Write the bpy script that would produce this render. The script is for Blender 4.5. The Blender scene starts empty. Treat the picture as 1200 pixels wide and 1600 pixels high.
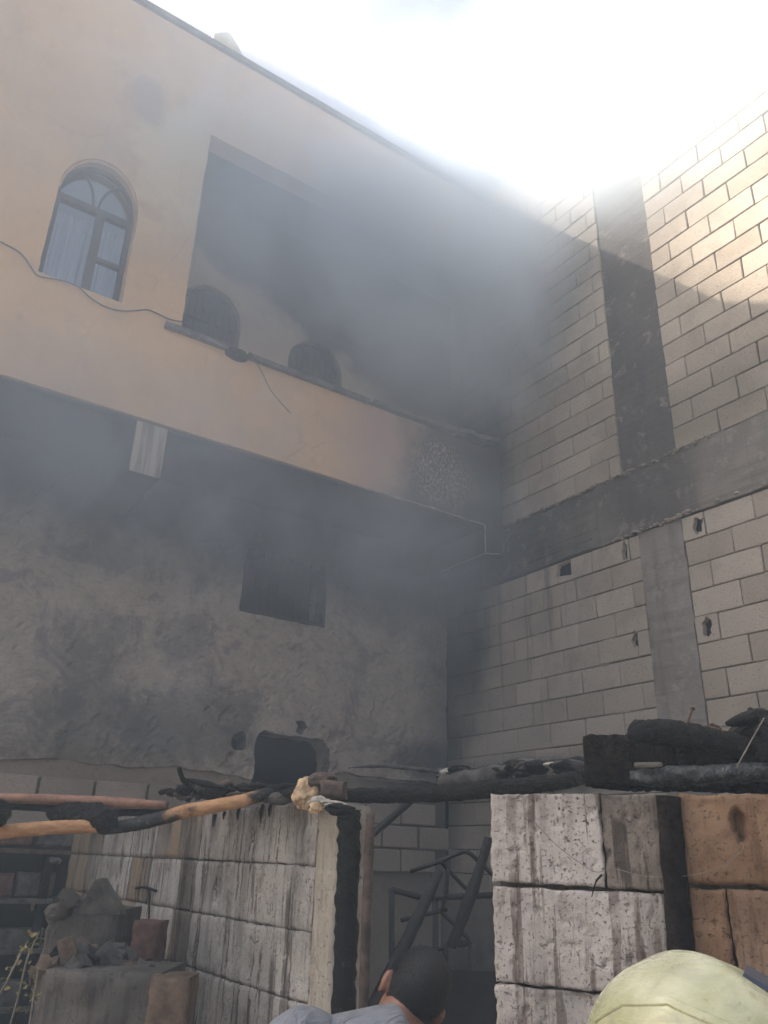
import bpy, bmesh, math, random
import numpy as np
from mathutils import Vector, Matrix, noise
R = math.radians
random.seed(7)
sc = bpy.context.scene

# ------------------------------------------------------------------ camera, sky, sun, exposure
# World axes follow the building: X runs along the facade, Y into it, Z up.
F_PX, PITCH, ROLL, AZ, CAM_H = 1255.0, R(23.3), R(1.74), R(33.7), 2.05
ca, sa = math.cos(AZ), math.sin(AZ)
def _w(x, y, z): return Vector((x*ca + y*sa, -x*sa + y*ca, z))
_up0 = (0, -math.sin(PITCH), math.cos(PITCH))
c_f = _w(0, math.cos(PITCH), math.sin(PITCH))
c_r = _w(math.cos(ROLL), math.sin(ROLL)*_up0[1], math.sin(ROLL)*_up0[2])
c_u = _w(-math.sin(ROLL), math.cos(ROLL)*_up0[1], math.cos(ROLL)*_up0[2])
cam_d = bpy.data.cameras.new('camera'); cam = bpy.data.objects.new('camera', cam_d)
sc.collection.objects.link(cam); sc.camera = cam
m = Matrix.Identity(4)
for i in range(3):
    m[i][0] = c_r[i]; m[i][1] = c_u[i]; m[i][2] = -c_f[i]
m[2][3] = CAM_H
cam.matrix_world = m
cam_d.sensor_fit = 'VERTICAL'; cam_d.sensor_height = 24.0; cam_d.lens = F_PX/1600*24.0
cam_d.clip_start = 0.05; cam_d.clip_end = 500

SUN = Vector((-1.0, 1.0, 1.19)).normalized()          # towards the sun: it stands behind the house
el = math.asin(SUN.z)
world = bpy.data.worlds.new('World'); sc.world = world; world.use_nodes = True
wn = world.node_tree; bg = wn.nodes['Background']
sky = wn.nodes.new('ShaderNodeTexSky'); sky.sky_type = 'NISHITA'; sky.sun_disc = False
sky.sun_elevation = el; sky.sun_rotation = math.atan2(SUN.x, SUN.y)
sky.dust_density = 9.0; sky.air_density = 0.8; sky.ozone_density = 0.6; sky.altitude = 0
wn.links.new(sky.outputs[0], bg.inputs[0]); bg.inputs[1].default_value = 0.052
sl = bpy.data.lights.new('sun', 'SUN'); sl.energy = 5.0; sl.angle = R(0.5); sl.color = (1, .90, .76)
so = bpy.data.objects.new('sun', sl); sc.collection.objects.link(so)
so.rotation_euler = SUN.to_track_quat('Z', 'Y').to_euler(); so.location = (0, 0, 30)
sc.view_settings.view_transform = 'Standard'; sc.view_settings.look = 'None'
sc.view_settings.gamma = 1; sc.view_settings.use_curve_mapping = False
sc.view_settings.exposure = 2.38
cy = sc.cycles
cy.use_denoising = True; cy.max_bounces = 8; cy.diffuse_bounces = 4; cy.volume_bounces = 2
cy.transparent_max_bounces = 12; cy.volume_max_steps = 128; cy.volume_step_rate = 1.0
cy.sample_clamp_indirect = 6; cy.caustics_reflective = False; cy.caustics_refractive = False

# ------------------------------------------------------------------ helpers
WL = {}                                                # world location of each translated parent
def link(o, parent=None, loc=(0, 0, 0)):
    loc = Vector(loc); sc.collection.objects.link(o); WL[o.name] = loc
    if parent is not None:
        o.parent = parent; o.location = loc - WL[parent.name]
    else:
        o.location = loc
    return o
def props(o, label=None, cat=None, group=None, kind=None):
    for k, v in (('label', label), ('category', cat), ('group', group), ('kind', kind)):
        if v: o[k] = v
    return o
def thing(name, label, cat, loc=(0, 0, 0), group=None):
    o = bpy.data.objects.new(name, None); o.empty_display_size = .1
    link(o, None, loc); return props(o, label, cat, group)
def mk(name, verts, faces, mat, smooth=False):
    me = bpy.data.meshes.new(name); me.from_pydata([tuple(v) for v in verts], [], faces); me.update()
    if mat: me.materials.append(mat)
    if smooth: me.polygons.foreach_set('use_smooth', [True]*len(me.polygons))
    return me
def fix_normals(me):
    b = bmesh.new(); b.from_mesh(me); bmesh.ops.recalc_face_normals(b, faces=b.faces); b.to_mesh(me); b.free()
    return me
def ob(name, me, parent=None, loc=(0, 0, 0), rz=0.0):
    o = bpy.data.objects.new(name, me); link(o, parent, loc)
    if rz: o.rotation_euler[2] = rz
    return o
def box_me(name, x0, x1, y0, y1, z0, z1, mat, bev=0.0):
    b = bmesh.new(); bmesh.ops.create_cube(b, size=1)
    for v in b.verts:
        v.co = Vector((x0 + (v.co.x+.5)*(x1-x0), y0 + (v.co.y+.5)*(y1-y0), z0 + (v.co.z+.5)*(z1-z0)))
    if bev: bmesh.ops.bevel(b, geom=list(b.edges), offset=bev, segments=2, affect='EDGES', profile=.6)
    me = bpy.data.meshes.new(name); b.to_mesh(me); b.free(); me.materials.append(mat); return me
def box(name, x0, x1, y0, y1, z0, z1, mat, parent=None, bev=0.0):
    return ob(name, box_me(name, x0, x1, y0, y1, z0, z1, mat, bev), parent,
              WL[parent.name] if parent is not None and False else (0, 0, 0))
def nz(x, y, z, s=1.0, sd=0.0): return noise.noise(Vector((x*s+sd, y*s-sd*1.7, z*s+sd*.6)))
def fbm(x, y, z, s=1.0, sd=0.0, o=4):
    return noise.fractal(Vector((x*s+sd, y*s-sd*1.7, z*s+sd*.6)), .6, 2.1, o)
def evaluated(o):
    dg = bpy.context.evaluated_depsgraph_get()
    me = bpy.data.meshes.new_from_object(o.evaluated_get(dg)); return me
def cut(me, cutters):
    """Mesh minus a list of cutter meshes (all in the same space)."""
    o = bpy.data.objects.new('tmp', me); sc.collection.objects.link(o); tmp = [o]
    for c in cutters:
        co = bpy.data.objects.new('tmp', c); sc.collection.objects.link(co); tmp.append(co)
        md = o.modifiers.new('b', 'BOOLEAN'); md.object = co; md.operation = 'DIFFERENCE'; md.solver = 'EXACT'
    bpy.context.view_layer.update()
    out = evaluated(o)
    for t in tmp: bpy.data.objects.remove(t)
    return out
def prism_y(pts, y0, y1, mat=None):
    """Solid from an outline in (x, z), running from y0 to y1."""
    n = len(pts); v = [(x, y0, z) for x, z in pts] + [(x, y1, z) for x, z in pts]
    f = [tuple(range(n)), tuple(range(2*n-1, n-1, -1))] + [(i, i+n, (i+1) % n + n, (i+1) % n) for i in range(n)]
    return fix_normals(mk('prism', v, f, mat))
def ragged(pts, step=.05, amp=.01, sd=0.0):
    out = []
    for i in range(len(pts)):
        a, b = Vector(pts[i]), Vector(pts[(i+1) % len(pts)]); d = b-a; k = max(1, int(d.length/step))
        nrm = Vector((-d.y, d.x)).normalized()
        for j in range(k):
            p = a + d*(j/k); q = p + nrm*(nz(p.x, p.y, 0, 9, sd)*amp*1.6 + nz(p.x, p.y, 0, 40, sd)*amp*.6)
            out.append((q.x, q.y))
    return out
def circle(cx, cz, rx, rz, n=14, amp=.15, sd=0.0):
    return [(cx + math.cos(t)*rx*(1+nz(math.cos(t), math.sin(t), 0, 1.4, sd)*amp*2),
             cz + math.sin(t)*rz*(1+nz(math.cos(t), math.sin(t), 3, 1.4, sd)*amp*2)) for t in [i*2*math.pi/n for i in range(n)]]
def join(meshes, name='joined'):
    b = bmesh.new(); mats = []
    for me in meshes:
        k0 = len(b.faces); b.from_mesh(me); b.faces.ensure_lookup_table()
        mm = me.materials[0] if me.materials else None
        if mm not in mats: mats.append(mm)
        for f in b.faces[k0:]: f.material_index = mats.index(mm)
    me = bpy.data.meshes.new(name); b.to_mesh(me); b.free()
    for x in mats:
        if x: me.materials.append(x)
    return me
def tf(me, mat4):
    me.transform(mat4); return me

def tube(name, pts, rad, mat, ns=10, rough=0.0, sd=0.0, sub=6, flat=1.0, sc_n=18.0, caps=True, attr=None, crack=0.0):
    """A bar, pole or log along a smoothed path; rad is one radius or one per point; attr writes 'burn' per point."""
    P = [Vector(p) for p in pts]; n = len(P); rr = rad if isinstance(rad, (list, tuple)) else [rad]*n
    aa = attr if attr else [0.0]*n
    path, rads, at_ = [], [], []
    for i in range(n-1):
        p0, p1, p2, p3 = P[max(i-1, 0)], P[i], P[i+1], P[min(i+2, n-1)]
        for j in range(sub):
            t = j/sub
            q = .5*((2*p1) + (p2-p0)*t + (2*p0-5*p1+4*p2-p3)*t*t + (3*p1-p0-3*p2+p3)*t**3)
            path.append(q if n > 2 else p1.lerp(p2, t)); rads.append(rr[i]*(1-t)+rr[i+1]*t); at_.append(aa[i]*(1-t)+aa[i+1]*t)
    path.append(P[-1]); rads.append(rr[-1]); at_.append(aa[-1])
    V, Fc, A = [], [], []
    up = Vector((0, 0, 1))
    if abs((P[-1]-P[0]).normalized().z) > .9: up = Vector((0, 1, 0))
    for i, q in enumerate(path):
        t = (path[min(i+1, len(path)-1)] - path[max(i-1, 0)]).normalized()
        s = t.cross(up).normalized(); u = s.cross(t)
        for k in range(ns):
            a = 2*math.pi*k/ns; r = rads[i]
            d = s*math.cos(a) + u*math.sin(a)*flat
            if rough:
                w = q + d*r
                r *= 1 + rough*(nz(w.x, w.y, w.z, sc_n, sd) + .6*nz(w.x, w.y, w.z, sc_n*3, sd) + .4*nz(w.x, w.y, w.z, sc_n*8, sd)) - crack*max(0, .10-abs(nz(w.x, w.y, w.z, 26, sd+4)))*10 - crack*.6*max(0, .10-abs(nz(w.x, w.y, w.z, 55, sd+9)))*10
            V.append(q + d*r); A.append(at_[i])
    L = len(path)
    for i in range(L-1):
        for k in range(ns):
            k2 = (k+1) % ns
            Fc.append((i*ns+k, i*ns+k2, (i+1)*ns+k2, (i+1)*ns+k))
    if caps:
        Fc.append(tuple(range(ns-1, -1, -1))); Fc.append(tuple(range((L-1)*ns, L*ns)))
    me = mk(name, V, Fc, mat, True); fix_normals(me)
    at = me.attributes.new('burn', 'FLOAT', 'POINT')
    at.data.foreach_set('value', A)
    return me

# ------------------------------------------------------------------ materials
class G:
    def __init__(s, name):
        s.m = bpy.data.materials.new(name); s.m.use_nodes = True; s.t = s.m.node_tree
        s.b = s.t.nodes['Principled BSDF']; s.g = s.t.nodes.new('ShaderNodeNewGeometry')
        s.pos = s.g.outputs['Position']; s.oi = None
    def n(s, ty, **kw):
        x = s.t.nodes.new(ty)
        for k, v in kw.items(): setattr(x, k, v)
        return x
    def put(s, sock, v):
        if hasattr(v, 'is_linked') or isinstance(v, bpy.types.NodeSocket): s.t.links.new(v, sock)
        else: sock.default_value = (*v, 1) if isinstance(v, tuple) and len(v) == 3 and sock.type == 'RGBA' else v
    def scaled(s, sc3, vec=None):
        x = s.n('ShaderNodeVectorMath', operation='MULTIPLY'); s.put(x.inputs[0], vec or s.pos); x.inputs[1].default_value = sc3
        return x.outputs[0]
    def noise(s, scale=5, detail=5, rough=.6, st=None, vec=None, dist=0.0, off=None):
        v = vec or s.pos
        if off:
            a = s.n('ShaderNodeVectorMath', operation='ADD'); s.put(a.inputs[0], v); a.inputs[1].default_value = off; v = a.outputs[0]
        if st: v = s.scaled(st, v)
        x = s.n('ShaderNodeTexNoise'); s.put(x.inputs['Vector'], v); x.inputs['Scale'].default_value = scale
        x.inputs['Detail'].default_value = detail; x.inputs['Roughness'].default_value = rough; x.inputs['Distortion'].default_value = dist
        return x.outputs['Fac']
    def voro(s, scale=30, st=None, feature='F1', rnd=1.0):
        x = s.n('ShaderNodeTexVoronoi', feature=feature); s.put(x.inputs['Vector'], s.scaled(st) if st else s.pos)
        x.inputs['Scale'].default_value = scale; x.inputs['Randomness'].default_value = rnd
        return x.outputs['Distance']
    def mr(s, v, a, b, c=0.0, d=1.0, smooth=True):
        x = s.n('ShaderNodeMapRange', interpolation_type='SMOOTHSTEP' if smooth else 'LINEAR')
        s.put(x.inputs[0], v)
        for i, k in enumerate((a, b, c, d)): x.inputs[i+1].default_value = k
        return x.outputs[0]
    def ma(s, op, a, b=0.0, clamp=False):
        x = s.n('ShaderNodeMath', operation=op, use_clamp=clamp); s.put(x.inputs[0], a); s.put(x.inputs[1], b); return x.outputs[0]
    def mix(s, f, a, b, mode='MIX'):
        x = s.n('ShaderNodeMix', data_type='RGBA', blend_type=mode); s.put(x.inputs['Factor'], f)
        s.put(x.inputs[6], a); s.put(x.inputs[7], b); return x.outputs[2]
    def mixv(s, fac, k):
        a = s.n('ShaderNodeVectorMath', operation='ADD'); s.put(a.inputs[0], s.pos)
        b = s.n('ShaderNodeCombineXYZ'); x = s.ma('MULTIPLY', fac, k); s.put(b.inputs[0], x); s.put(b.inputs[2], x); s.put(a.inputs[1], b.outputs[0]); return a.outputs[0]
    def blob(s, c, r, soft=.5, warp=None, amt=.35):
        """1 inside an ellipsoid about c with radii r, 0 outside, soft edge, warped by a noise."""
        a = s.n('ShaderNodeVectorMath', operation='SUBTRACT'); s.put(a.inputs[0], s.pos); a.inputs[1].default_value = c
        b = s.scaled((1/r[0], 1/r[1], 1/r[2]), a.outputs[0])
        l = s.n('ShaderNodeVectorMath', operation='LENGTH'); s.put(l.inputs[0], b)
        v = l.outputs['Value']
        if warp is not None: v = s.ma('ADD', v, s.mr(warp, 0, 1, -amt, amt, False))
        return s.mr(v, 1-soft, 1+soft, 1, 0)
    def xyz(s):
        x = s.n('ShaderNodeSeparateXYZ'); s.put(x.inputs[0], s.pos); return x.outputs
    def rnd(s):
        if not s.oi: s.oi = s.n('ShaderNodeObjectInfo')
        return s.oi.outputs['Random']
    def bump(s, h, strength=.5, dist=.01, prev=None):
        x = s.n('ShaderNodeBump'); x.inputs['Strength'].default_value = strength; x.inputs['Distance'].default_value = dist
        s.put(x.inputs['Height'], h)
        if prev is not None: s.put(x.inputs['Normal'], prev)
        return x.outputs[0]
    def out(s, col, rough=.9, bump=None, **kw):
        s.put(s.b.inputs['Base Color'], col); s.put(s.b.inputs['Roughness'], rough)
        if 'spec' in kw: s.b.inputs['Specular IOR Level'].default_value = kw['spec']
        if 'metal' in kw: s.b.inputs['Metallic'].default_value = kw['metal']
        if bump is not None: s.put(s.b.inputs['Normal'], bump)
        return s.m

SOOT = (.036, .034, .033)
def m_facade():
    g = G('peach_plaster'); X, Y, Z = g.xyz()
    big = g.noise(1.1, 6, .6, off=(3, 0, 1)); mid = g.noise(4, 6, .65); fine = g.noise(40, 4, .6)
    c = g.mix(g.mr(big, .35, .65), (.64, .435, .255), (.54, .375, .24))
    c = g.mix(g.ma('MULTIPLY', g.mr(mid, .5, .75), .35), c, (.40, .31, .26))
    # weather stains and a paler washed patch above the window
    c = g.mix(g.ma('MULTIPLY', g.blob((1.35, 5.66, 7.9), (.38, 1, .75), .35, mid, .9), .8), c, (.68, .55, .36))
    c = g.mix(g.ma('MULTIPLY', g.blob((1.05, 5.66, 8.35), (.2, 1, .28), .3, mid, 1.0), .75), c, (.33, .27, .24))
    c = g.mix(g.ma('MULTIPLY', g.blob((.5, 5.66, 9.3), (2.2, 1, 1.0), .5, big, .5), .25), c, (.42, .33, .26))
    st = g.noise(3, 5, .6, st=(5, 5, .5)); c = g.mix(g.ma('MULTIPLY', g.mr(st, .55, .75), .25), c, (.35, .27, .22))
    c = g.mix(g.ma('MULTIPLY', g.blob((3.75, 5.66, 5.6), (.45, .6, .6), .8, mid, .3), .6), c, (.42, .27, .25))
    cr_ = g.n('ShaderNodeTexVoronoi', feature='DISTANCE_TO_EDGE'); g.put(cr_.inputs['Vector'], g.mixv(mid, .35)); cr_.inputs['Scale'].default_value = 1.1
    ck = g.ma('MULTIPLY', g.mr(cr_.outputs['Distance'], .012, .002), g.mr(g.noise(1.3, 3, .5, off=(4, 4, 4)), .5, .6)); c = g.mix(g.ma('MULTIPLY', ck, .22), c, (.22, .16, .12))
    pf = g.noise(7, 7, .75, off=(1, 2, 9)); c = g.mix(g.ma('MULTIPLY', g.mr(pf, .55, .68), .3), c, (.62, .50, .36)); c = g.mix(g.ma('MULTIPLY', g.mr(pf, .42, .32), .3), c, (.36, .26, .19))
    # soot where the flames reached, by the block wall and round the balcony
    wob = g.noise(1.6, 6, .65, off=(9, 2, 0))
    s = g.mr(g.ma('ADD', g.ma('SUBTRACT', X, g.ma('MULTIPLY', g.ma('SUBTRACT', Z, 5.5), .22)), g.mr(wob, 0, 1, -.45, .45, False)), 3.7, 4.15)
    s = g.ma('MULTIPLY', s, g.mr(Z, 9.7, 7.6, .8, .97))
    spall = g.ma('MULTIPLY', g.blob((4.45, 5.66, 5.56), (.36, .5, .36), .45, mid, .6),
                 g.mr(g.noise(70, 3, .7, st=(1, 1, .4)), .5, .6))
    c2 = g.mix(s, c, SOOT); c2 = g.mix(g.ma('MULTIPLY', spall, .95), c2, (.48, .38, .35))
    b = g.bump(g.noise(30, 5, .7), .5, .006); b = g.bump(mid, .5, .03, b)
    return g.out(c2, .92, b, spec=.2)
def m_loggia():
    g = G('loggia_plaster'); X, Y, Z = g.xyz(); w = g.noise(1.7, 6, .65)
    c = g.mix(g.mr(g.noise(3, 6, .6), .4, .7), (.58, .45, .34), (.50, .38, .29))
    c = g.mix(g.ma('MULTIPLY', g.mr(g.noise(14, 5, .7, off=(1, 5, 3)), .6, .7), g.blob((2.35, 6.5, 7.3), (.45, 1, .35), .4)), c, (.2, .16, .14))
    # clean below the smoke layer, which sinks towards the block wall
    line = g.ma('ADD', g.ma('ADD', Z, g.ma('MULTIPLY', X, .40)), g.mr(w, 0, 1, -.45, .45, False))
    s = g.mr(line, 8.28, 8.7); s = g.ma('MAXIMUM', s, g.mr(X, 3.9, 4.5))
    s = g.ma('MAXIMUM', s, g.mr(Y, 6.45, 6.35))
    return g.out(g.mix(s, c, SOOT), .95, g.bump(g.noise(30, 5, .7), .3, .006), spec=.2)
def m_lower():
    g = G('scorched_render'); X, Y, Z = g.xyz()
    a = g.noise(1.5, 8, .68, off=(2, 0, 5)); b_ = g.noise(5, 8, .7); f = g.noise(26, 5, .7)
    c = g.mix(g.mr(b_, .3, .72), (.30, .258, .218), (.40, .35, .30)); c = g.mix(g.ma('MULTIPLY', g.mr(g.noise(17, 6, .75, st=(1, 1, 1.8), off=(1, 8, 3)), .5, .66), .45), c, (.12, .105, .10))
    c = g.mix(g.ma('MULTIPLY', g.mr(g.noise(1.9, 10, .72, off=(2, 0, 5), dist=.8), .5, .6), .6), c, (.13, .118, .112))
    c = g.mix(g.ma('MULTIPLY', g.mr(g.noise(9, 6, .75, off=(7, 1, 1)), .56, .68), .5), c, (.36, .32, .29))
    c = g.mix(g.ma('MULTIPLY', g.blob((2.35, 6.58, 3.72), (.25, 1, .22), .6, b_, 1.2), .45), c, (.055, .05, .055))
    for cx, cz, rx, rz, k in ((1.6, 3.1, .3, .7, .45), (2.5, 3.0, .6, .3, .5), (1.9, 2.85, .9, .3, .35), (5.0, 2.95, .45, .16, .85)):
        c = g.mix(g.ma('MULTIPLY', g.blob((cx, 6.58, cz), (rx, 1, rz), .5, b_, .8), k), c, (.06, .056, .058))
    c = g.mix(g.ma('MULTIPLY', g.mr(f, .62, .72), .6), c, (.05, .045, .045))
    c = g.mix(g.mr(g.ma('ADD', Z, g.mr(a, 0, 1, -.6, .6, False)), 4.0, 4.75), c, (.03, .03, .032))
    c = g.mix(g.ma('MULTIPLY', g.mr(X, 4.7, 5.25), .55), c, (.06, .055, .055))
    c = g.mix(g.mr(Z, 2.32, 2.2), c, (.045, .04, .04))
    bb = g.bump(g.noise(12, 8, .72), .35, .02); bb = g.bump(g.noise(70, 4, .7), .6, .006, bb)
    return g.out(c, .95, bb, spec=.15)
def m_block(name, ca_, cb_, soot_y=True):
    g = G(name); X, Y, Z = g.xyz()
    r = g.rnd(); v = g.noise(2.2, 5, .6); p = g.noise(60, 3, .75); w = g.noise(1.3, 6, .65, off=(4, 4, 4))
    c = g.mix(g.mr(r, 0, 1, 0, 1, False), ca_, cb_)
    c = g.mix(g.ma('MULTIPLY', g.mr(v, .45, .7), .45), c, tuple(x*.68 for x in ca_))
    c = g.mix(g.ma('MULTIPLY', g.mr(p, .58, .66), .55), c, tuple(x*.35 for x in ca_))
    if soot_y:
        # drip marks below the beam, soot rising out of the corner
        dr = g.ma('MULTIPLY', g.mr(g.noise(9, 3, .6, st=(1, 1, .06)), .55, .7), g.blob((5.25, 5.3, 4.1), (1, .55, .8), .5))
        c = g.mix(g.ma('MULTIPLY', dr, .5), c, (.07, .06, .055))
        for cy_, cz, ry, rz, k in ((6.5, 4.3, .62, 1.1, .93), (6.7, 2.9, .35, 1.2, .6), (6.0, 6.4, .5, 1.8, .92),
                                   (6.3, 8.0, 1.1, 1.5, .8), (5.5, 2.72, 1.2, .16, .85), (3.3, 5.5, .9, .35, .35), (4.9, 7.9, .8, .8, .5), (2.4, 3.0, .8, .3, .4)):
            c = g.mix(g.ma('MULTIPLY', g.blob((5.25, cy_, cz), (1, ry, rz), .5, w, .5), k), c, SOOT)
    h = g.noise(45, 4, .8)
    b = g.bump(h, .8, .006); b = g.bump(g.mr(g.voro(70), 0, .45), .5, .004, b)
    return g.out(c, .96, b, spec=.12)
def m_concrete(name, a_, b_, streak=.4, soot=0.0):
    g = G(name); X, Y, Z = g.xyz()
    c = g.mix(g.mr(g.noise(2.0, 6, .6), .35, .65), a_, b_)
    s = g.noise(8, 4, .6, st=(1, 1, .08)); c = g.mix(g.ma('MULTIPLY', g.mr(s, .5, .7), streak), c, tuple(x*.45 for x in a_))
    c = g.mix(g.ma('MULTIPLY', g.mr(g.noise(35, 4, .7), .6, .7), .4), c, tuple(x*.5 for x in a_))
    if soot:
        w = g.noise(1.3, 6, .65)
        c = g.mix(g.ma('MULTIPLY', g.blob((5.25, 6.2, 5.0), (1, 1.5, 1.2), .5, w, .5), soot), c, (.03, .029, .03))
        c = g.mix(g.ma('MULTIPLY', g.blob((5.25, 3.85, 6.2), (1, .5, 2.6), .35, w, .4), soot*.8), c, (.05, .046, .046))
    bm_ = g.noise(7, 3, .5, st=(1, .12, 2.2)); c = g.mix(g.ma('MULTIPLY', g.mr(bm_, .52, .6), .3), c, tuple(x*.6 for x in b_)); c = g.mix(g.ma('MULTIPLY', g.mr(g.noise(5, 7, .75, off=(6, 6, 6)), .54, .64), .35), c, tuple(min(1, x*1.5) for x in a_))
    b = g.bump(g.noise(25, 6, .75), .6, .014); b = g.bump(bm_, .5, .02, b)
    return g.out(c, .93, b, spec=.2)
def m_near(name, base, hi, drip, pit, warm=None, seed=0.0, dk=.6):
    """Pitted lightweight block, streaked by the extinguishing water and tar."""
    g = G(name); X, Y, Z = g.xyz(); o = (seed, seed*.7, 0)
    wv = g.noise(6, 5, .7, off=o)
    c = g.mix(g.mr(g.noise(3, 5, .6, off=o), .4, .62), base, hi)
    st = g.noise(24, 5, .68, st=(1, 1, .085), off=o, dist=.25); st2 = g.noise(11, 4, .6, st=(1, 1, .07), off=(seed+3, 1, 0)); st3 = g.noise(60, 3, .6, st=(1, 1, .05), off=o)
    brk = g.mr(g.noise(5, 6, .75, off=(seed, 2, 2)), .38, .52); blt = g.noise(7, 7, .75, off=(seed, 5, 9))
    c = g.mix(g.ma('MULTIPLY', g.mr(st2, .48, .66), .6*dk), c, tuple(x*.5 for x in base)); c = g.mix(g.ma('MULTIPLY', g.mr(blt, .54, .66), .55*dk), c, tuple((x+y*2)/4 for x, y in zip(base, drip))); c = g.mix(g.ma('MULTIPLY', g.mr(blt, .42, .34), .4), c, hi)
    c = g.mix(g.ma('MULTIPLY', g.ma('MULTIPLY', g.mr(st, .53, .62), brk), dk), c, drip)
    c = g.mix(g.ma('MULTIPLY', g.ma('MULTIPLY', g.mr(st3, .58, .66), brk), .5*dk), c, drip)
    tp_ = g.mr(g.ma('ADD', Z, g.mr(st2, .3, .7, -.10, .10, False)), 2.10, 2.24); c = g.mix(g.ma('MULTIPLY', tp_, .55*dk), c, drip)
    st4 = g.noise(17, 4, .6, st=(1, 1, .05), off=(seed+8, 3, 0), dist=.15); c = g.mix(g.ma('MULTIPLY', g.ma('MULTIPLY', g.mr(st4, .56, .60), g.mr(g.noise(3.5, 4, .6, off=(seed, 9, 1)), .40, .52)), .8*dk), c, tuple(x*.8 for x in drip))
    if warm: c = g.mix(g.ma('MULTIPLY', g.mr(st2, .52, .42), .8), c, warm)
    pt = g.noise(75, 3, .6, off=o, st=(1, 1, 1.3)); pt2 = g.noise(150, 2, .5, off=o)
    pm = g.ma('MULTIPLY', g.mr(pt, .61, .68), g.mr(wv, .38, .62)); pm2 = g.mr(pt2, .61, .67)
    c = g.mix(g.ma('MULTIPLY', g.ma('MAXIMUM', pm, g.ma('MULTIPLY', pm2, .6)), pit), c, (.07, .05, .04))
    b = g.bump(g.ma('SUBTRACT', 1.0, pm), .9, .006); b = g.bump(g.noise(90, 5, .75), .6, .003, b); b = g.bump(g.noise(14, 6, .7, off=o), .7, .012, b)
    b = g.bump(g.ma('SUBTRACT', 1.0, pm2), .6, .003, b)
    return g, c, b
def m_char(name='charred_wood', gloss=.55, crack=True):
    g = G(name); v = g.voro(62, (1, 1, 1.6), 'DISTANCE_TO_EDGE'); n_ = g.noise(20, 5, .7)
    c = g.mix(g.mr(n_, .4, .7), (.006, .006, .007), (.018, .017, .017))
    c = g.mix(g.ma('MULTIPLY', g.mr(g.noise(45, 4, .7), .6, .7), .45), c, (.12, .12, .125))
    h = g.mr(v, 0, .12) if crack else n_
    b = g.bump(h, .6, .006); b = g.bump(g.noise(38, 7, .75, st=(1, 1, 2)), 1.0, .02, b)
    return g.out(c, g.mr(n_, .3, .7, gloss-.1, gloss+.3), b, spec=.25)
def m_burnpole():
    g = G('half_burnt_wood'); a = g.n('ShaderNodeAttribute', attribute_name='burn').outputs['Fac']
    gr = g.noise(16, 6, .65, st=(1, .35, 3)); w = g.noise(7, 5, .65)
    c = g.mix(g.mr(gr, .3, .7), (.50, .29, .14), (.33, .17, .08))
    c = g.mix(g.ma('MULTIPLY', g.mr(w, .52, .66), .7), c, (.12, .055, .03))
    k = g.mr(g.ma('ADD', a, g.mr(w, .2, .8, -.35, .35, False)), .42, .62)
    ch = g.mix(g.mr(g.noise(40, 4, .7), .55, .7), (.010, .010, .011), (.07, .075, .085))
    c = g.mix(k, c, ch)
    b = g.bump(gr, .5, .006); b = g.bump(g.voro(40, None, 'DISTANCE_TO_EDGE'), .4, .01, b)
    return g.out(c, .6, b, spec=.35)
def m_simple(name, col, rough=.6, var=.25, scale=20, **kw):
    g = G(name); n_ = g.noise(scale, 5, .65)
    c = g.mix(g.mr(n_, .3, .7), tuple(x*(1-var) for x in col), tuple(min(1, x*(1+var)) for x in col))
    return g.out(c, rough, g.bump(n_, kw.pop('bs', .3), kw.pop('bd', .005)), **kw)

M = {}
M['ash'] = m_simple('pale_flake', (.42, .38, .33), .95, .3, 30, bs=.7, bd=.01)
M['facade'] = m_facade(); M['loggia'] = m_loggia(); M['lower'] = m_lower()
M['block'] = m_block('grey_block', (.335, .28, .225), (.43, .365, .30))
M['mortar'] = m_block('mortar', (.25, .21, .175), (.25, .21, .175))
M['foot_block'] = m_block('foot_block', (.28, .24, .20), (.36, .30, .25), False)
M['beam'] = m_concrete('beam_concrete', (.235, .203, .175), (.175, .152, .134), .35, .8)
M['column'] = m_concrete('column_concrete', (.27, .235, .21), (.22, .19, .17), .5)
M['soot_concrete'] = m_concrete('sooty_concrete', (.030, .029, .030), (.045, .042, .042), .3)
M['pale_streak'] = None
g = G('streaked_corbel'); c = g.mix(g.mr(g.noise(24, 4, .6, st=(1, 1, .06)), .42, .62), (.44, .37, .30), (.13, .11, .10)); M['pale_streak'] = g.out(c, .95, g.bump(g.noise(40, 4, .7), .5, .006))
M['soot'] = m_simple('soot', (.012, .012, .013), .9, .4, 12)
M['black_hole'] = m_simple('unlit_cavity_black', (.008, .008, .009), .95, .3)  # near-black colour stands in for the dark inside rooms and holes
M['char'] = m_char(); M['burnpole'] = m_burnpole()
M['tar'] = m_char('tar_soaked_char', .35)
M['rust'] = m_simple('rusty_steel', (.10, .045, .03), .8, .4, 60)
M['burnt_steel'] = m_simple('burnt_steel', (.012, .012, .015), .7, .5, 50)
M['cable'] = m_simple('grey_cable', (.09, .09, .10), .6)
M['wire'] = m_simple('thin_wire', (.16, .14, .12), .5, .2, metal=.3)
M['winframe'] = m_simple('brown_window_frame', (.055, .05, .06), .6, .3)
M['curtain'] = None
g = G('pale_curtain'); X, Y, Z = g.xyz(); c = g.mix(g.mr(g.noise(9, 3, .6, st=(3, 1, .2)), .3, .7), (.42, .43, .46), (.60, .60, .62)); M['curtain'] = g.out(c, .9)
g = G('window_glass'); g.b.inputs['Transmission Weight'].default_value = 0
gl = g.n('ShaderNodeBsdfGlossy'); gl.inputs['Roughness'].default_value = .05; gl.inputs['Color'].default_value = (.8, .85, .9, 1)
tr = g.n('ShaderNodeBsdfTransparent'); mx = g.n('ShaderNodeMixShader'); mx.inputs[0].default_value = .22
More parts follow.
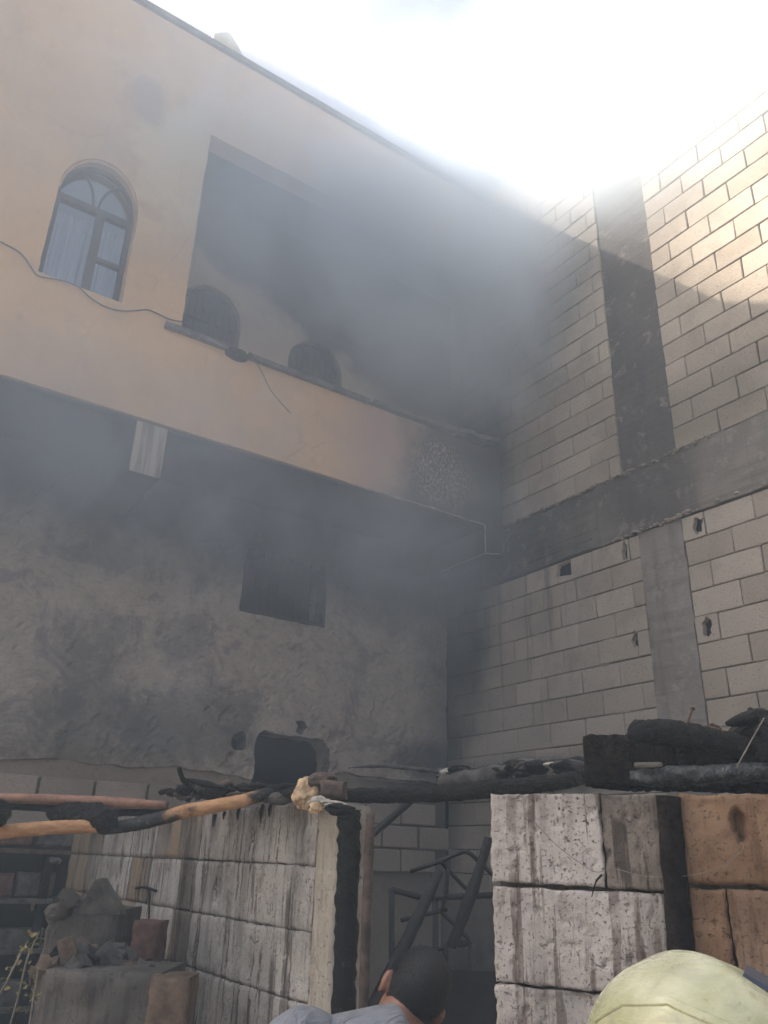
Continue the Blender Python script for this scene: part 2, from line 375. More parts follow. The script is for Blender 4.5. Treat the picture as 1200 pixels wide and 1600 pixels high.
tr.inputs['Color'].default_value = (.8, .82, .85, 1)
g.t.links.new(tr.outputs[0], mx.inputs[1]); g.t.links.new(gl.outputs[0], mx.inputs[2])
g.t.links.new(mx.outputs[0], g.t.nodes['Material Output'].inputs['Surface']); M['glass'] = g.m
M['dark_glass'] = m_simple('plain_dark_glass', (.035, .04, .05), .45, .4, 12)  # opaque dark panes for the balcony windows
M['ledge'] = m_simple('sooty_ledge', (.12, .11, .11), .9, .5, 12, bs=.6, bd=.01)
M['ground'] = m_simple('trampled_dirt', (.12, .10, .085), .95, .5, 4, bs=.8, bd=.03)
M['tank'] = m_simple('white_tank', (.42, .42, .37), .4, .08)
M['terracotta'] = m_simple('terracotta', (.50, .25, .13), .9, .2)
M['brick'] = m_simple('burnt_brick', (.12, .06, .048), .95, .4, 25, bs=.6, bd=.006)
M['rubble'] = m_simple('sooty_rubble', (.085, .078, .072), .95, .5, 12, bs=.8, bd=.015)
M['ash'] = m_simple('pale_flake', (.42, .38, .33), .95, .3, 30, bs=.7, bd=.01)
M['cork'] = m_simple('scorched_cream_stone', (.50, .36, .22), .9, .4, 30, bs=.7, bd=.01)
M['brownwood'] = m_simple('scorched_plank', (.075, .052, .042), .8, .5, 25, bs=.5)
M['redwood'] = m_simple('reddish_plank', (.28, .145, .095), .75, .4, 14, bs=.5)

# near blocks
g, c, b = m_near('pale_streaked_block', (.34, .315, .285), (.47, .44, .405), (.07, .05, .038), .8, seed=1.0, dk=.85); M['nearL'] = g.out(c, .93, b, spec=.2)
g, c, b = m_near('dark_streaked_block', (.19, .165, .14), (.27, .23, .195), (.045, .034, .028), .7, warm=(.30, .225, .14), seed=5.0, dk=.8); M['nearLd'] = g.out(c, .93, b, spec=.2)
g, c, b = m_near('white_pitted_block', (.29, .268, .25), (.42, .39, .365), (.085, .06, .048), .9, seed=9.0, dk=.8); M['nearR'] = g.out(c, .93, b, spec=.2)
g, c, b = m_near('blackened_block', (.10, .085, .072), (.17, .145, .125), (.03, .025, .022), .7, seed=3.0, dk=.9); M['nearRd'] = g.out(c, .9, b, spec=.3)
g, c, b = m_near('orange_scorched_block', (.145, .085, .052), (.205, .13, .082), (.10, .055, .035), .9, seed=12.0, dk=.7); M['orange'] = g.out(c, .93, b, spec=.2)
g, c, b = m_near('tan_scorched_block', (.17, .11, .075), (.23, .165, .12), (.09, .055, .035), .8, seed=17.0, dk=.7); M['tan'] = g.out(c, .93, b, spec=.2)
g, c, b = m_near('cream_jamb', (.36, .32, .26), (.44, .40, .34), (.14, .09, .06), .4, seed=21.0, dk=.35); M['jamb'] = g.out(c, .93, b, spec=.2)
g, c, b = m_near('grey_rough_concrete', (.10, .09, .08), (.15, .135, .12), (.07, .06, .055), .7, seed=31.0, dk=.6); M['lowconc'] = g.out(c, .95, b, spec=.2)

# ------------------------------------------------------------------ ground
gv, gf = [], []
NG = 40
def gcoord(i): t = i/NG*2-1; return math.copysign(abs(t)**2.2, t)*150
for j in range(NG+1):
    for i in range(NG+1):
        x, y = gcoord(i), gcoord(j); gv.append((x, y, .1 + fbm(x, y, 0, .5, 3)*.03))
for j in range(NG):
    for i in range(NG):
        k = j*(NG+1)+i; gf.append((k, k+1, k+NG+2, k+NG+1))
o = ob('ground', mk('ground', gv, gf, M['ground'], True)); o['kind'] = 'structure'

# ------------------------------------------------------------------ haze and smoke
def volume_mat(name, col, dens=None, aniso=.3):
    mt = bpy.data.materials.new(name); mt.use_nodes = True; t = mt.node_tree
    t.nodes.remove(t.nodes['Principled BSDF'])
    v = t.nodes.new('ShaderNodeVolumePrincipled'); v.inputs['Color'].default_value = (*col, 1)
    v.inputs['Anisotropy'].default_value = aniso
    if dens is not None: v.inputs['Density'].default_value = dens
    t.links.new(v.outputs[0], t.nodes['Material Output'].inputs['Volume']); return mt, t, v
mt, t, v = volume_mat('haze_air', (.66, .82, 1.0), .016)
o = ob('haze', box_me('haze', -9, 12, -9, 13, -1, 11.2, mt)); o['kind'] = 'stuff'; o['label'] = 'thin blue smoke haze filling the air of the yard'

def smoke():
    mt, t, v = volume_mat('smoke_volume', (.80, .895, 1.0), None, .0)
    g = G.__new__(G); g.m = mt; g.t = t; g.oi = None
    gg = t.nodes.new('ShaderNodeNewGeometry'); g.pos = gg.outputs['Position']
    w = g.noise(.95, 5, .6, dist=.6, st=(1, 1, .75)); d = None
    for c_, r_, k in SMOKE:
        x = g.ma('MULTIPLY', g.blob(c_, r_, .75), k); d = x if d is None else g.ma('ADD', d, x)
    d = g.ma('MULTIPLY', d, g.mr(w, .36, .66, .5, 1.5))
    g.put(v.inputs['Density'], d)
    return mt
SMOKE = [((3.9, 5.0, 7.3), (1.1, .85, 1.15), 1.3),
         ((2.6, 5.3, 7.7), (1.7, .8, .9), .60),
         ((4.2, 4.8, 9.3), (.9, .7, .8), .45),
         ((4.6, 3.0, 8.4), (.5, 1.6, .6), .6),
         ((3.45, 2.3, 7.2), (.7, 1.4, .8), 1.15),
         ((4.6, 3.2, 9.9), (.6, 1.3, .6), .35),
         ((2.5, 5.3, 5.3), (4.0, .9, 2.6), .11),
         ((1.5, 5.0, 7.4), (2.6, .9, 1.9), .16),
         ((2.2, 5.6, 4.85), (3.4, .65, .7), .42),
         ((4.7, 6.0, 5.0), (.5, .6, .9), .4)]
sm = ob('smoke_plume', box_me('smoke_plume', -2.0, 5.20, 1.2, 6.49, 2.6, 11.1, smoke()))
props(sm, 'bluish smoke plume drifting out of the balcony corner and up into the sun', 'smoke', None, 'stuff')

# ------------------------------------------------------------------ house with the balcony
YF, YB, XB = 5.66, 6.58, 5.25
house = thing('burnt_house', 'peach plastered two storey house blackened by fire, with an open balcony and an arched window', 'house', (2, 6.5, .1))
def hpart(name, me): return ob(name, me, house)
def H_(name, me, parent=None):                         # the house's meshes are in world coordinates
    o = bpy.data.objects.new(name, me); sc.collection.objects.link(o)
    o.parent = parent or house; o.location = (-WL[house.name]) if parent is None else (0, 0, 0)
    return o
def arch(cx, z0, hw, zs, zt, n=16, jit=0.0):
    """Outline of an arched opening: springing at zs, crown at zt."""
    p = [(cx-hw, z0), (cx+hw, z0), (cx+hw, zs)]
    for i in range(1, n): a = math.pi*i/n; p.append((cx+hw*math.cos(a), zs+(zt-zs)*math.sin(a)))
    p.append((cx-hw, zs)); return ragged(p, .06, jit, 2) if jit else p
front = box_me('front', -5, XB-.006, YF, YF+.2, 5.17, 9.46, M['facade'])
WX = .825
front = cut(front, [prism_y(ragged([(1.66, 6.05), (XB+.3, 6.05), (XB+.3, 8.34), (1.66, 8.34)], .09, .006, 1), YF-.3, YF+.5),
                    prism_y(arch(WX, 6.13, .325, 7.02, 7.46, jit=.004), YF-.3, YF+.5)])
front.materials.clear(); front.materials.append(M['facade'])
H_('front_wall', front)
# loggia shell: floor, ceiling, side and back wall with two arched windows
YL = 6.50
back = box_me('back', 1.3, XB-.006, YL, YL+.2, 5.35, 8.5, M['loggia'])
LW = [(2.18, 7.33), (3.40, 7.18)]
back = cut(back, [prism_y(arch(cx, 5.9, .33, zt-.36, zt), YL-.3, YL+.5) for cx, zt in LW])
back.materials.clear(); back.materials.append(M['loggia']); H_('back_wall', back)
H_('side_wall', box_me('side_wall', 1.46, 1.655, YF+.203, YL-.003, 5.35, 8.5, M['loggia']))
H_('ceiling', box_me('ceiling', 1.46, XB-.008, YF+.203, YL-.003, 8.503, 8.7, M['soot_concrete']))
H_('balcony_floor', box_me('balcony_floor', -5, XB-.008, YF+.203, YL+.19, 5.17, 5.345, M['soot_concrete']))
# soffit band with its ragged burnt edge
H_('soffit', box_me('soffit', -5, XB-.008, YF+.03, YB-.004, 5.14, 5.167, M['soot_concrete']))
for x0, x1, zb, mt_ in ((1.43, 1.68, 4.70, M['pale_streak']), (5.0, XB-.02, 4.86, M['soot_concrete'])):
    me = box_me('cross_beam', x0, x1, YF-.004, YB-.02, zb, 5.137, mt_, .008)
    if mt_ is M['pale_streak']:
        me.materials.append(M['soot_concrete'])
        for p in me.polygons:
            if p.normal.y > -.9: p.material_index = 1
    o = H_('cross_beam', me)
    if mt_ is M['pale_streak']: o['label'] = 'beam end with pale vertical drip streaks'
lp = lambda *pp: H_('edge_lip', tube('edge_lip', [(x+.006*nz(x, y, z, 9), y, z+.012*nz(x, y, z, 7, 3)) for x, y, z in pp], [.004+.005*abs(nz(x, y, z, 13)) for x, y, z in pp], M['ash'], 6, .5, 2, 3, 1, 30))
lp(*[(3.35+.11*i, YF-.004, 5.166) for i in range(16)])
lp(*[(4.997, YF-.006, 5.16-.05*i) for i in range(7)])
lp(*[(4.997, YF+.10*i, 4.858) for i in range(8)])
lp(*[(5.0+.04*i, YF-.006, 4.858+.006*i) for i in range(6)])
# parapet coping, broken in three lengths, with a sooty lump where the cable bends
for i, (x0, x1, z0, dz) in enumerate(((1.52, 2.08, 6.045, .0), (2.27, 3.55, 6.04, .004), (3.60, 4.62, 6.055, .035), (4.66, 5.2, 6.10, .05))):
    b_ = bmesh.new(); n_ = int((x1-x0)/.04)
    vs, fs = [], []
    for k in range(n_+1):
        x = x0+(x1-x0)*k/n_; a = nz(x, 1, 2, 7)*.016; c_ = nz(x, 5, 1, 15)*.008; zz = z0+dz*k/n_
        if i == 3: a *= 2.5
        vs += [(x, YF-.05+a, zz), (x, YF+.24, zz), (x, YF+.24, zz+.045), (x, YF-.05+a+c_, zz+.045+c_)]
    for k in range(n_):
        q = k*4
        for e in range(4): fs.append((q+e, q+(e+1) % 4, q+4+(e+1) % 4, q+4+e))
    fs += [(0, 1, 2, 3), (n_*4+3, n_*4+2, n_*4+1, n_*4)]
    H_('coping', fix_normals(mk('coping', vs, fs, M['ledge'])))
def rock(name, r, sd, mat, flat=1.0, sub=3, amp=.35):
    b_ = bmesh.new(); bmesh.ops.create_icosphere(b_, subdivisions=sub, radius=1)
    for v_ in b_.verts:
        n0 = v_.co.copy(); k = 1+amp*nz(n0.x, n0.y, n0.z, 1.1, sd)+amp*.5*nz(n0.x, n0.y, n0.z, 3.1, sd)
        # planar facets make it a broken lump rather than a ball
        k = min(k, 1.12)
        v_.co = Vector((n0.x*r[0]*k, n0.y*r[1]*k, n0.z*r[2]*k*flat))
    me = bpy.data.meshes.new(name); b_.to_mesh(me); b_.free(); me.materials.append(mat); return me
H_('coping', tf(rock('coping', (.11, .07, .05), 4, M['soot']), Matrix.Translation((2.17, YF-.01, 6.04))))
# roof slab, thin projecting edge
H_('roof', box_me('roof', -5.05, XB+.0, YF-.035, 12, 9.463, 9.53, M['ledge']))
H_('gable_wall', box_me('gable_wall', -5, -4.8, YF+.203, 12, .1, 9.46, M['facade']))
# black sheets behind the openings: the rooms' darkness is put into the colour
H_('room_dark', box_me('room_dark', -4.78, XB-.01, YL+.9, YL+1.0, .1, 9.45, M['black_hole']))
H_('room_dark', box_me('room_dark', -4.78, 1.45, YF+.21, YL+.88, 8.0, 8.05, M['black_hole']))
H_('room_dark', box_me('room_dark', 1.60, XB-.01, YL+.21, YL+.88, 7.9, 7.95, M['black_hole']))
# arched windows: frame, transom, mullion, tracery, panes, curtain
def window(cx, z0, hw, zs, zt, y, curtain=True, iron=False):
    w = H_('window', join([box_me('s', cx-hw, cx-hw+.045, y, y+.05, z0, zs+.04, M['winframe']), box_me('s', cx+hw-.045, cx+hw, y, y+.05, z0, zs+.04, M['winframe']),
                           box_me('s', cx-hw+.045, cx+hw-.045, y, y+.05, z0, z0+.05, M['winframe'])]))
    def sub(n_, me): return H_(n_, me, w)
    sub('mullion', box_me('mullion', cx+.02, cx+.09, y-.004, y+.046, z0+.05, zs-.03, M['winframe']))
    sub('transom', box_me('transom', cx-hw+.045, cx+hw-.045, y-.006, y+.044, zs-.03, zs+.03, M['winframe']))
    sub('glazing_bar', box_me('glazing_bar', cx+.09, cx+hw-.045, y, y+.04, z0+.40, z0+.44, M['winframe']))
    out = [(cx+hw*math.cos(a), y+.02, zs+(zt-zs)*math.sin(a)) for a in [math.pi*i/14 for i in range(15)]]
    sub('arch_frame', tube('arch_frame', out, .028, M['winframe'], 6, sub=2))
    for s_ in (-1, 1):
        p = [(cx+s_*hw*.98*(1-math.sin(a)*.0)*1.0 - s_*hw*.95*(1-math.cos(a)), y+.02, zs+(zt-zs)*.78*math.sin(a)) for a in [math.pi/2*i/6 for i in range(7)]]
        p = [(cx + s_*(hw*.06 + hw*.55*(1-math.cos(a))), y+.02, zs+(zt-zs)*.8*math.sin(a)) for a in [math.pi/2*i/6 for i in range(7)]]
        sub('tracery', tube('tracery', p, .012, M['winframe'], 6, sub=2))
    sub('pane', prism_y(arch(cx, z0+.04, hw-.03, zs, zt-.02), y+.022, y+.026, M['dark_glass' if iron else 'glass']))
    if curtain:
        for (xa, xb) in ((cx-hw+.05, cx-.03), (cx+.0, cx+.13), (cx+.14, cx+hw-.02)):
            vs, fs = [], []; n_ = 26
            for k in range(n_+1):
                x = xa+(xb-xa)*k/n_; yy = y+.13+.018*math.sin(k*1.5+xa*9)
                vs += [(x, yy, z0-.02), (x+.01*math.sin(k), yy, zs-.05)]
            for k in range(n_): fs.append((2*k, 2*k+2, 2*k+3, 2*k+1))
            sub('curtain', mk('curtain', vs, fs, M['curtain'], True))
    if iron:
        for k in range(9):
            x = cx-hw+.04+(2*hw-.08)*k/8; zt_ = zs+(zt-zs)*math.sqrt(max(0, 1-((x-cx)/hw)**2))
            sub('grille_bar', tube('grille_bar', [(x, y-.03, z0), (x, y-.03, zt_)], .006, M['burnt_steel'], 6, sub=1))
    return w
w0 = window(WX, 6.13, .325, 7.02, 7.46, YF+.12)
for cx, zt in LW:
    w1 = window(cx, 5.9, .33, zt-.36, zt, YL+.08, False, True)
# peeling lip of plaster round the front window
lip = []
for sgn in (-1,):
    pts = arch(WX, 6.2, .318, 7.02, 7.45)[2:]
    H_('plaster_lip', tube('plaster_lip', [(x, YF+.03, z) for x, z in pts[1:]], [.010+.010*abs(nz(x, z, 0, 6)) for x, z in pts[1:]], M['facade'], 6, .5, sub=3))

# lower wall: rough scorched render on a grid, with the barred window, the broken opening and the pipe hole
def rough_slab(x0, x1, z0, z1, y, depth, cell, f, mat):
    nx, nzz = int((x1-x0)/cell), int((z1-z0)/cell); vs = []
    for j in range(nzz+1):
        for i in range(nx+1):
            x, z = x0+(x1-x0)*i/nx, z0+(z1-z0)*j/nzz
            vs.append((x, y-f(x, z), z))
    k0 = len(vs); fs = [(j*(nx+1)+i, j*(nx+1)+i+1, (j+1)*(nx+1)+i+1, (j+1)*(nx+1)+i) for j in range(nzz) for i in range(nx)]
    vs += [(x0, y+depth, z0), (x1, y+depth, z0), (x1, y+depth, z1), (x0, y+depth, z1)]
    bot = list(range(nx+1)); top = [nzz*(nx+1)+i for i in range(nx+1)]
    lef = [j*(nx+1) for j in range(nzz+1)]; rig = [j*(nx+1)+nx for j in range(nzz+1)]
    fs += [tuple(bot[::-1])+(k0, k0+1), tuple(top)+(k0+2, k0+3), tuple(lef)+(k0+3, k0), tuple(rig[::-1])+(k0+1, k0+2), (k0+1, k0, k0+3, k0+2)]
    return fix_normals(mk('slab', vs, fs, mat, False))
def relief(x, z):
    v_ = .012*fbm(x, 0, z, 1.6, 2) + .007*fbm(x, 0, z, 6, 5)
    p = fbm(x, 3, z, 3.2, 9); v_ -= .018*max(0, min(1, (p-.32)*14))        # places where the render has come off
    return v_
edge_z = lambda x: 2.66 + .05*nz(x, 0, 0, 1.4) + .03*nz(x, 0, 0, 6) + (.09 if x > 3.9 else 0)
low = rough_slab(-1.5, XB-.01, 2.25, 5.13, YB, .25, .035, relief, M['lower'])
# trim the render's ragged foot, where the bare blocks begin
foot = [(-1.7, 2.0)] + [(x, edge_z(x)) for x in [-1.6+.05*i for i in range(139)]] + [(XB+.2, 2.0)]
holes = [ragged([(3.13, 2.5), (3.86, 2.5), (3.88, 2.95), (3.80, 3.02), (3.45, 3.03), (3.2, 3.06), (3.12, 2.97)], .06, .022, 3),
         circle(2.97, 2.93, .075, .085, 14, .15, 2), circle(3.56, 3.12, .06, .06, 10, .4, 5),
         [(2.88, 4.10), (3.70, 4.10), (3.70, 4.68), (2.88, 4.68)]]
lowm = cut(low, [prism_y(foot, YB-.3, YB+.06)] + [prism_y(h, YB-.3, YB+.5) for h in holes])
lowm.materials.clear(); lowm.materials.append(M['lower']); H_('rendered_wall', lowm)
H_('lower_wall', box_me('lower_wall', -5, -1.5, YB, YB+.25, .1, 5.13, M['lower']))
H_('lower_wall', cut(box_me('lower_wall', -1.5, XB-.01, YB+.03, YB+.24, .1, 2.72, M['mortar']), [prism_y(holes[0], YB-.3, YB+.5)]))
# barred window
gw = H_('barred_window', join([box_me('s', 2.85, 2.88, YB-.02, YB+.1, 4.07, 4.71, M['burnt_steel']), box_me('s', 3.70, 3.73, YB-.02, YB+.1, 4.07, 4.71, M['burnt_steel']),
                               box_me('s', 2.88, 3.70, YB-.02, YB+.1, 4.68, 4.71, M['burnt_steel']), box_me('s', 2.88, 3.70, YB-.02, YB+.1, 4.07, 4.10, M['burnt_steel'])]))
for k in range(9):
    x = 2.95+.085*k; H_('bar', tube('bar', [(x, YB-.015, 4.10), (x, YB-.015, 4.68)], .007, M['burnt_steel'], 6, sub=1), gw)
for z in (4.30, 4.50):
    H_('bar', tube('bar', [(2.88, YB-.005, z), (3.70, YB-.005, z)], .007, M['burnt_steel'], 6, sub=1), gw)
H_('shutter', box_me('shutter', 3.02, 3.55, YB+.08, YB+.10, 4.12, 4.66, M['soot_concrete']), gw)
# bare blocks along the foot
rb = random.Random(3)
def block_mesh(w, h, d, sd, mat, bev=.006, jit=.004, name='block'):
    """Small chipped block, front towards -y, origin at its centre: about 44 triangles."""
    b_ = bmesh.new(); bmesh.ops.create_cube(b_, size=1); r_ = random.Random(sd)
    for v_ in b_.verts:
        v_.co = Vector((v_.co.x*w + r_.uniform(-jit, jit), v_.co.y*d + r_.uniform(-jit, jit)*.8, v_.co.z*h + r_.uniform(-jit, jit)*.7))
    bmesh.ops.bevel(b_, geom=list(b_.edges), offset=bev, segments=1, affect='EDGES')
    me = bpy.data.meshes.new(name); b_.to_mesh(me); b_.free(); me.materials.append(mat); return me
FB = [block_mesh(.392, .188, .06, 60+i, M['foot_block'], .008, .006) for i in range(4)]
for row, z in enumerate((2.03, 2.235, 2.44)):
    x = 1.0 + (.2 if row % 2 else 0)
    while x < XB-.2:
        if not (3.0 < x+.2 < 4.0 and z > 2.4) and z+.09 < edge_z(x)+.12:
            o = H_('block', FB[rb.randrange(4)]); o.location = Vector((x+.2, YB+.015, z)) - WL[house.name]
            o.location.y += rb.uniform(-.004, .004)
        x += .41

# ------------------------------------------------------------------ block wall of the neighbouring house
bw = thing('block_wall', 'tall bare grey block wall with concrete beam and columns beside the burnt balcony', 'wall', (XB, 3, .1))
ROT = -math.pi/2
def B_(name, me, y=None, z=None, off=0.0):
    """Meshes modelled facing -y at their origin are turned to face -X on the wall."""
    o = bpy.data.objects.new(name, me); sc.collection.objects.link(o); o.parent = bw
    if y is None: o.location = -WL[bw.name]
    else: o.location = Vector((XB+off, y, z)) - WL[bw.name]; o.rotation_euler[2] = ROT
    return o
HOLES = [(3.435, 4.495, .045, .07), (4.15, 4.50, .035, .08), (6.28, 4.47, .06, .08), (4.13, 3.73, .032, .065), (3.47, 3.70, .045, .08)]
TOP = 9.70
def yz_box(y0, y1, z0, z1, x0, x1, mat, bev=0.0): return box_me('b', x0, x1, y0, y1, z0, z1, mat, bev)
def hole_x(y, z, ry, rz, sd):
    c_ = circle(0, 0, ry, rz, 12, .45, sd); me = prism_y(c_, -.25, .25); me.transform(Matrix.Rotation(ROT, 4, 'Z')); me.transform(Matrix.Translation((XB, y, z))); return me
mort = yz_box(-2.5, YB+.6, .1, TOP, XB-.005, XB+.10, M['mortar'])
cutters = [hole_x(*h, i) for i, h in enumerate(HOLES)]
def tri_cut():
    tri = prism_y([(-.09, -.07), (.11, -.10), (.11, .05), (-.05, .03)], -.25, .25); tri.transform(Matrix.Rotation(ROT, 4, 'Z')); tri.transform(Matrix.Translation((XB, 4.87, 4.545))); return tri
cutters.append(tri_cut())
mort = cut(mort, cutters); mort.materials.clear(); mort.materials.append(M['mortar'])
B_('mortar', mort)
B_('dark_backing', yz_box(-2.5, YB+.6, .1, TOP, XB+.22, XB+.3, M['black_hole']))  # black sheet behind the holes, their dark put into its colour
BL = [block_mesh((.401), .197, .05, i, M['block'], .006, .0045) for i in range(6)]
HB = {}
rb = random.Random(11)
cand, stuffv = [], []
def lay(y0, y1, z0, z1, first):
    """Stretcher courses from y1 (far end) towards y0."""
    row = 0; z = z0
    while z + .1 < z1:
        hh = min(.205, z1-z); y = y1
        u = (.41 if row % 2 == first else .2)
        while y > y0+.03:
            w_ = min(u, y-y0); 
            if y - w_ - y0 < .06: w_ = y-y0
            cand.append((y-w_/2, z+hh/2, w_, hh)); y -= w_; u = .41
        z += .205; row += 1
lay(4.0, YB-.01, 2.35, 4.60, 0); lay(1.2, 3.575, 2.35, 4.60, 1)
lay(4.12, YL-.01, 5.20, TOP, 1); lay(1.2, 3.545, 5.20, TOP, 0)
lay(5.5, YB-.01, .30, 2.35, 0)
def seen_rank(c_): y, z = c_[0], c_[1]; return (z > 8.0)*10 + (abs(z-4.5))*.1 + (y < 1.8)*5
cand.sort(key=seen_rank)
for i, (y, z, w_, hh) in enumerate(cand):
    near = any(abs(y-h[0]) < w_/2+h[2] and abs(z-h[1]) < hh/2+h[3] for h in HOLES) or (abs(y-4.87) < w_/2+.1 and abs(z-4.54) < .17)
    full = abs(w_-.41) < .004 and abs(hh-.205) < .004
    off = rb.uniform(-.003, .004)
    if i < 296:
        if near:
            sel = [k_ for k_, h in enumerate(HOLES) if abs(y-h[0]) < w_/2+h[2] and abs(z-h[1]) < hh/2+h[3]] + ([5] if (abs(y-4.87) < w_/2+.1 and abs(z-4.54) < .17) else [])
            me = block_mesh(w_-.008, hh-.008, .05, i, M['block'], .005, .003); me.transform(Matrix.Rotation(ROT, 4, 'Z')); me.transform(Matrix.Translation((XB+.005, y, z)))
            me = cut(fix_normals(me), [hole_x(*HOLES[k_], k_) if k_ < 5 else tri_cut() for k_ in sel]); me.materials.clear(); me.materials.append(M['block'])
            if not len(me.polygons):
                me = box_me('block', XB-.018, XB+.03, y-w_/2+.004, y+w_/2-.004, z-hh/2+.004, z+hh/2-.004, M['block'])
                me = cut(me, [hole_x(HOLES[k_][0]-.004, HOLES[k_][1]-.003, HOLES[k_][2]*.98, HOLES[k_][3]*.97, k_+20) if k_ < 5 else tri_cut() for k_ in sel]); me.materials.clear(); me.materials.append(M['block']); print('RETRY', len(me.polygons))
            B_('block', me)
        else:
            me = BL[rb.randrange(6)] if full else HB.setdefault((round(w_, 2), round(hh, 2), rb.randrange(2)), block_mesh(w_-.008, hh-.008, .05, i, M['block'], .005, .004))
            B_('block', me, y, z, .012+off)
    else:
        me = block_mesh(w_-.008, hh-.008, .05, i, M['block'], .006, .004); me.transform(Matrix.Rotation(ROT, 4, 'Z')); me.transform(Matrix.Translation((XB+.012+off, y, z))); stuffv.append(me)
o = B_('upper_blocks', join(stuffv)); o['kind'] = 'stuff'
# concrete: ring beam in two pours, columns above and below
def conc(y0, y1, z0, z1, proud, mat, cell=.05, amp=.006, sd=0, edge=.012):
    ny, nn = max(2, int((y1-y0)/cell)), max(2, int((z1-z0)/cell)); vs = []
    for j in range(nn+1):
        for i in range(ny+1):
            y, z = y0+(y1-y0)*i/ny, z0+(z1-z0)*j/nn
            e = edge*(nz(y, z, 0, 5, sd)+.6*nz(y, z, 0, 16, sd))
            yy = y + (e if i in (0, ny) else 0); zz = z + (e if j in (0, nn) else 0)
            vs.append((XB-proud - amp*fbm(y, 0, z, 3, sd), yy, zz))
    fs = [(j*(ny+1)+i, j*(ny+1)+i+1, (j+1)*(ny+1)+i+1, (j+1)*(ny+1)+i) for j in range(nn) for i in range(ny)]
    k0 = len(vs); ring = [i for i in range(ny+1)] + [j*(ny+1)+ny for j in range(1, nn+1)] + [nn*(ny+1)+i for i in range(ny-1, -1, -1)] + [j*(ny+1) for j in range(nn-1, 0, -1)]
    for r_ in ring: vs.append((XB+.08, vs[r_][1], vs[r_][2]))
    L = len(ring)
    fs += [(ring[a], ring[(a+1) % L], k0+(a+1) % L, k0+a) for a in range(L)]
    return fix_normals(mk('concrete', vs, fs, mat))
B_('beam', conc(-2.5, 4.42, 4.615, 5.19, .028, M['beam'], sd=1))
o = B_('beam', conc(4.425, 5.99, 4.63, 5.17, .006, M['beam'], sd=2)); o['label'] = 'darker, board-marked length of beam next to the corner'
for k, (z, y0, y1) in enumerate(((4.80, 4.44, 5.8), (4.97, 4.9, 5.6), (4.72, 4.5, 5.3))):   # lips left between the shuttering boards
    B_('board_mark', tube('board_mark', [(XB-.006, y0+(y1-y0)*i/8, z+.012*nz(i, k, 0)) for i in range(9)], [.004+.003*abs(nz(i, 1, k, .8)) for i in range(9)], M['beam'], 6, .5, sub=2))
B_('column', conc(3.545, 4.12, 5.195, TOP, -.008, M['beam'], sd=4, edge=.006))
B_('column', conc(3.58, 4.0, .1, 4.61, .012, M['column'], sd=5, edge=.02))
# mortar crumbs squeezed along the top and bottom edges of the beam
cr = []
rc = random.Random(5)
for i in range(190):
    top = rc.random() < .6; y = rc.uniform(3.2, 5.5) if top else rc.uniform(2.2, 4.3); z = 5.185 if top else 4.62
    if not top and rc.random() < .4: y = rc.uniform(3.55, 4.1)
    s = rc.uniform(.006, .022)
    cr.append(tf(rock('c', (s, s*1.5, s*.8), i, M['mortar'] if rc.random() < .6 else M['block'], 1, 1, .5), Matrix.Translation((XB-.03+rc.uniform(-.01, .02), y, z+rc.uniform(-.012, .02)))))
for i in range(110):                                    # mortar squeezed proud of the bed joints
    up_ = rc.random() < .55; zb = (5.20 if up_ else 2.35) + .205*rc.randrange(1, 16 if up_ else 11); y = rc.uniform(1.6, 6.0)
    if 3.5 < y < 4.15: continue
    L = rc.uniform(.05, .3)
    cr.append(tube('c', [(XB-.012, y+L*k/5, zb+rc.uniform(-.004, .004)) for k in range(6)], [.001]+[rc.uniform(.003, .008) for _ in range(4)]+[.001], M['block'] if rc.random() < .5 else M['mortar'], 6, .6, i, 3, .7, 30))
o = B_('mortar_crumbs', join(cr)); o['kind'] = 'stuff'
# the rest of that wall towards the street
B_('plain_wall', yz_box(-2.5, 1.195, .1, TOP-.01, XB-.012, XB-.006, M['block']))
B_('plain_wall', yz_box(1.2, 3.575, .1, 2.345, XB-.012, XB-.006, M['block']))
B_('plain_wall', yz_box(4.01, 5.495, .1, 2.345, XB-.012, XB-.006, M['block']))

M['brownchar'] = m_simple('brown_black_char', (.015, .011, .010), .9, .6, 45, bs=1.0, bd=.02, spec=.1)
g = G('melted_black_pipe'); n_ = g.noise(30, 5, .7, st=(1, 1, .5)); M['melt'] = g.out(g.mix(g.mr(n_, .5, .7), (.010, .012, .014), (.05, .06, .065)), .3, g.bump(n_, 1.0, .02), spec=.6)
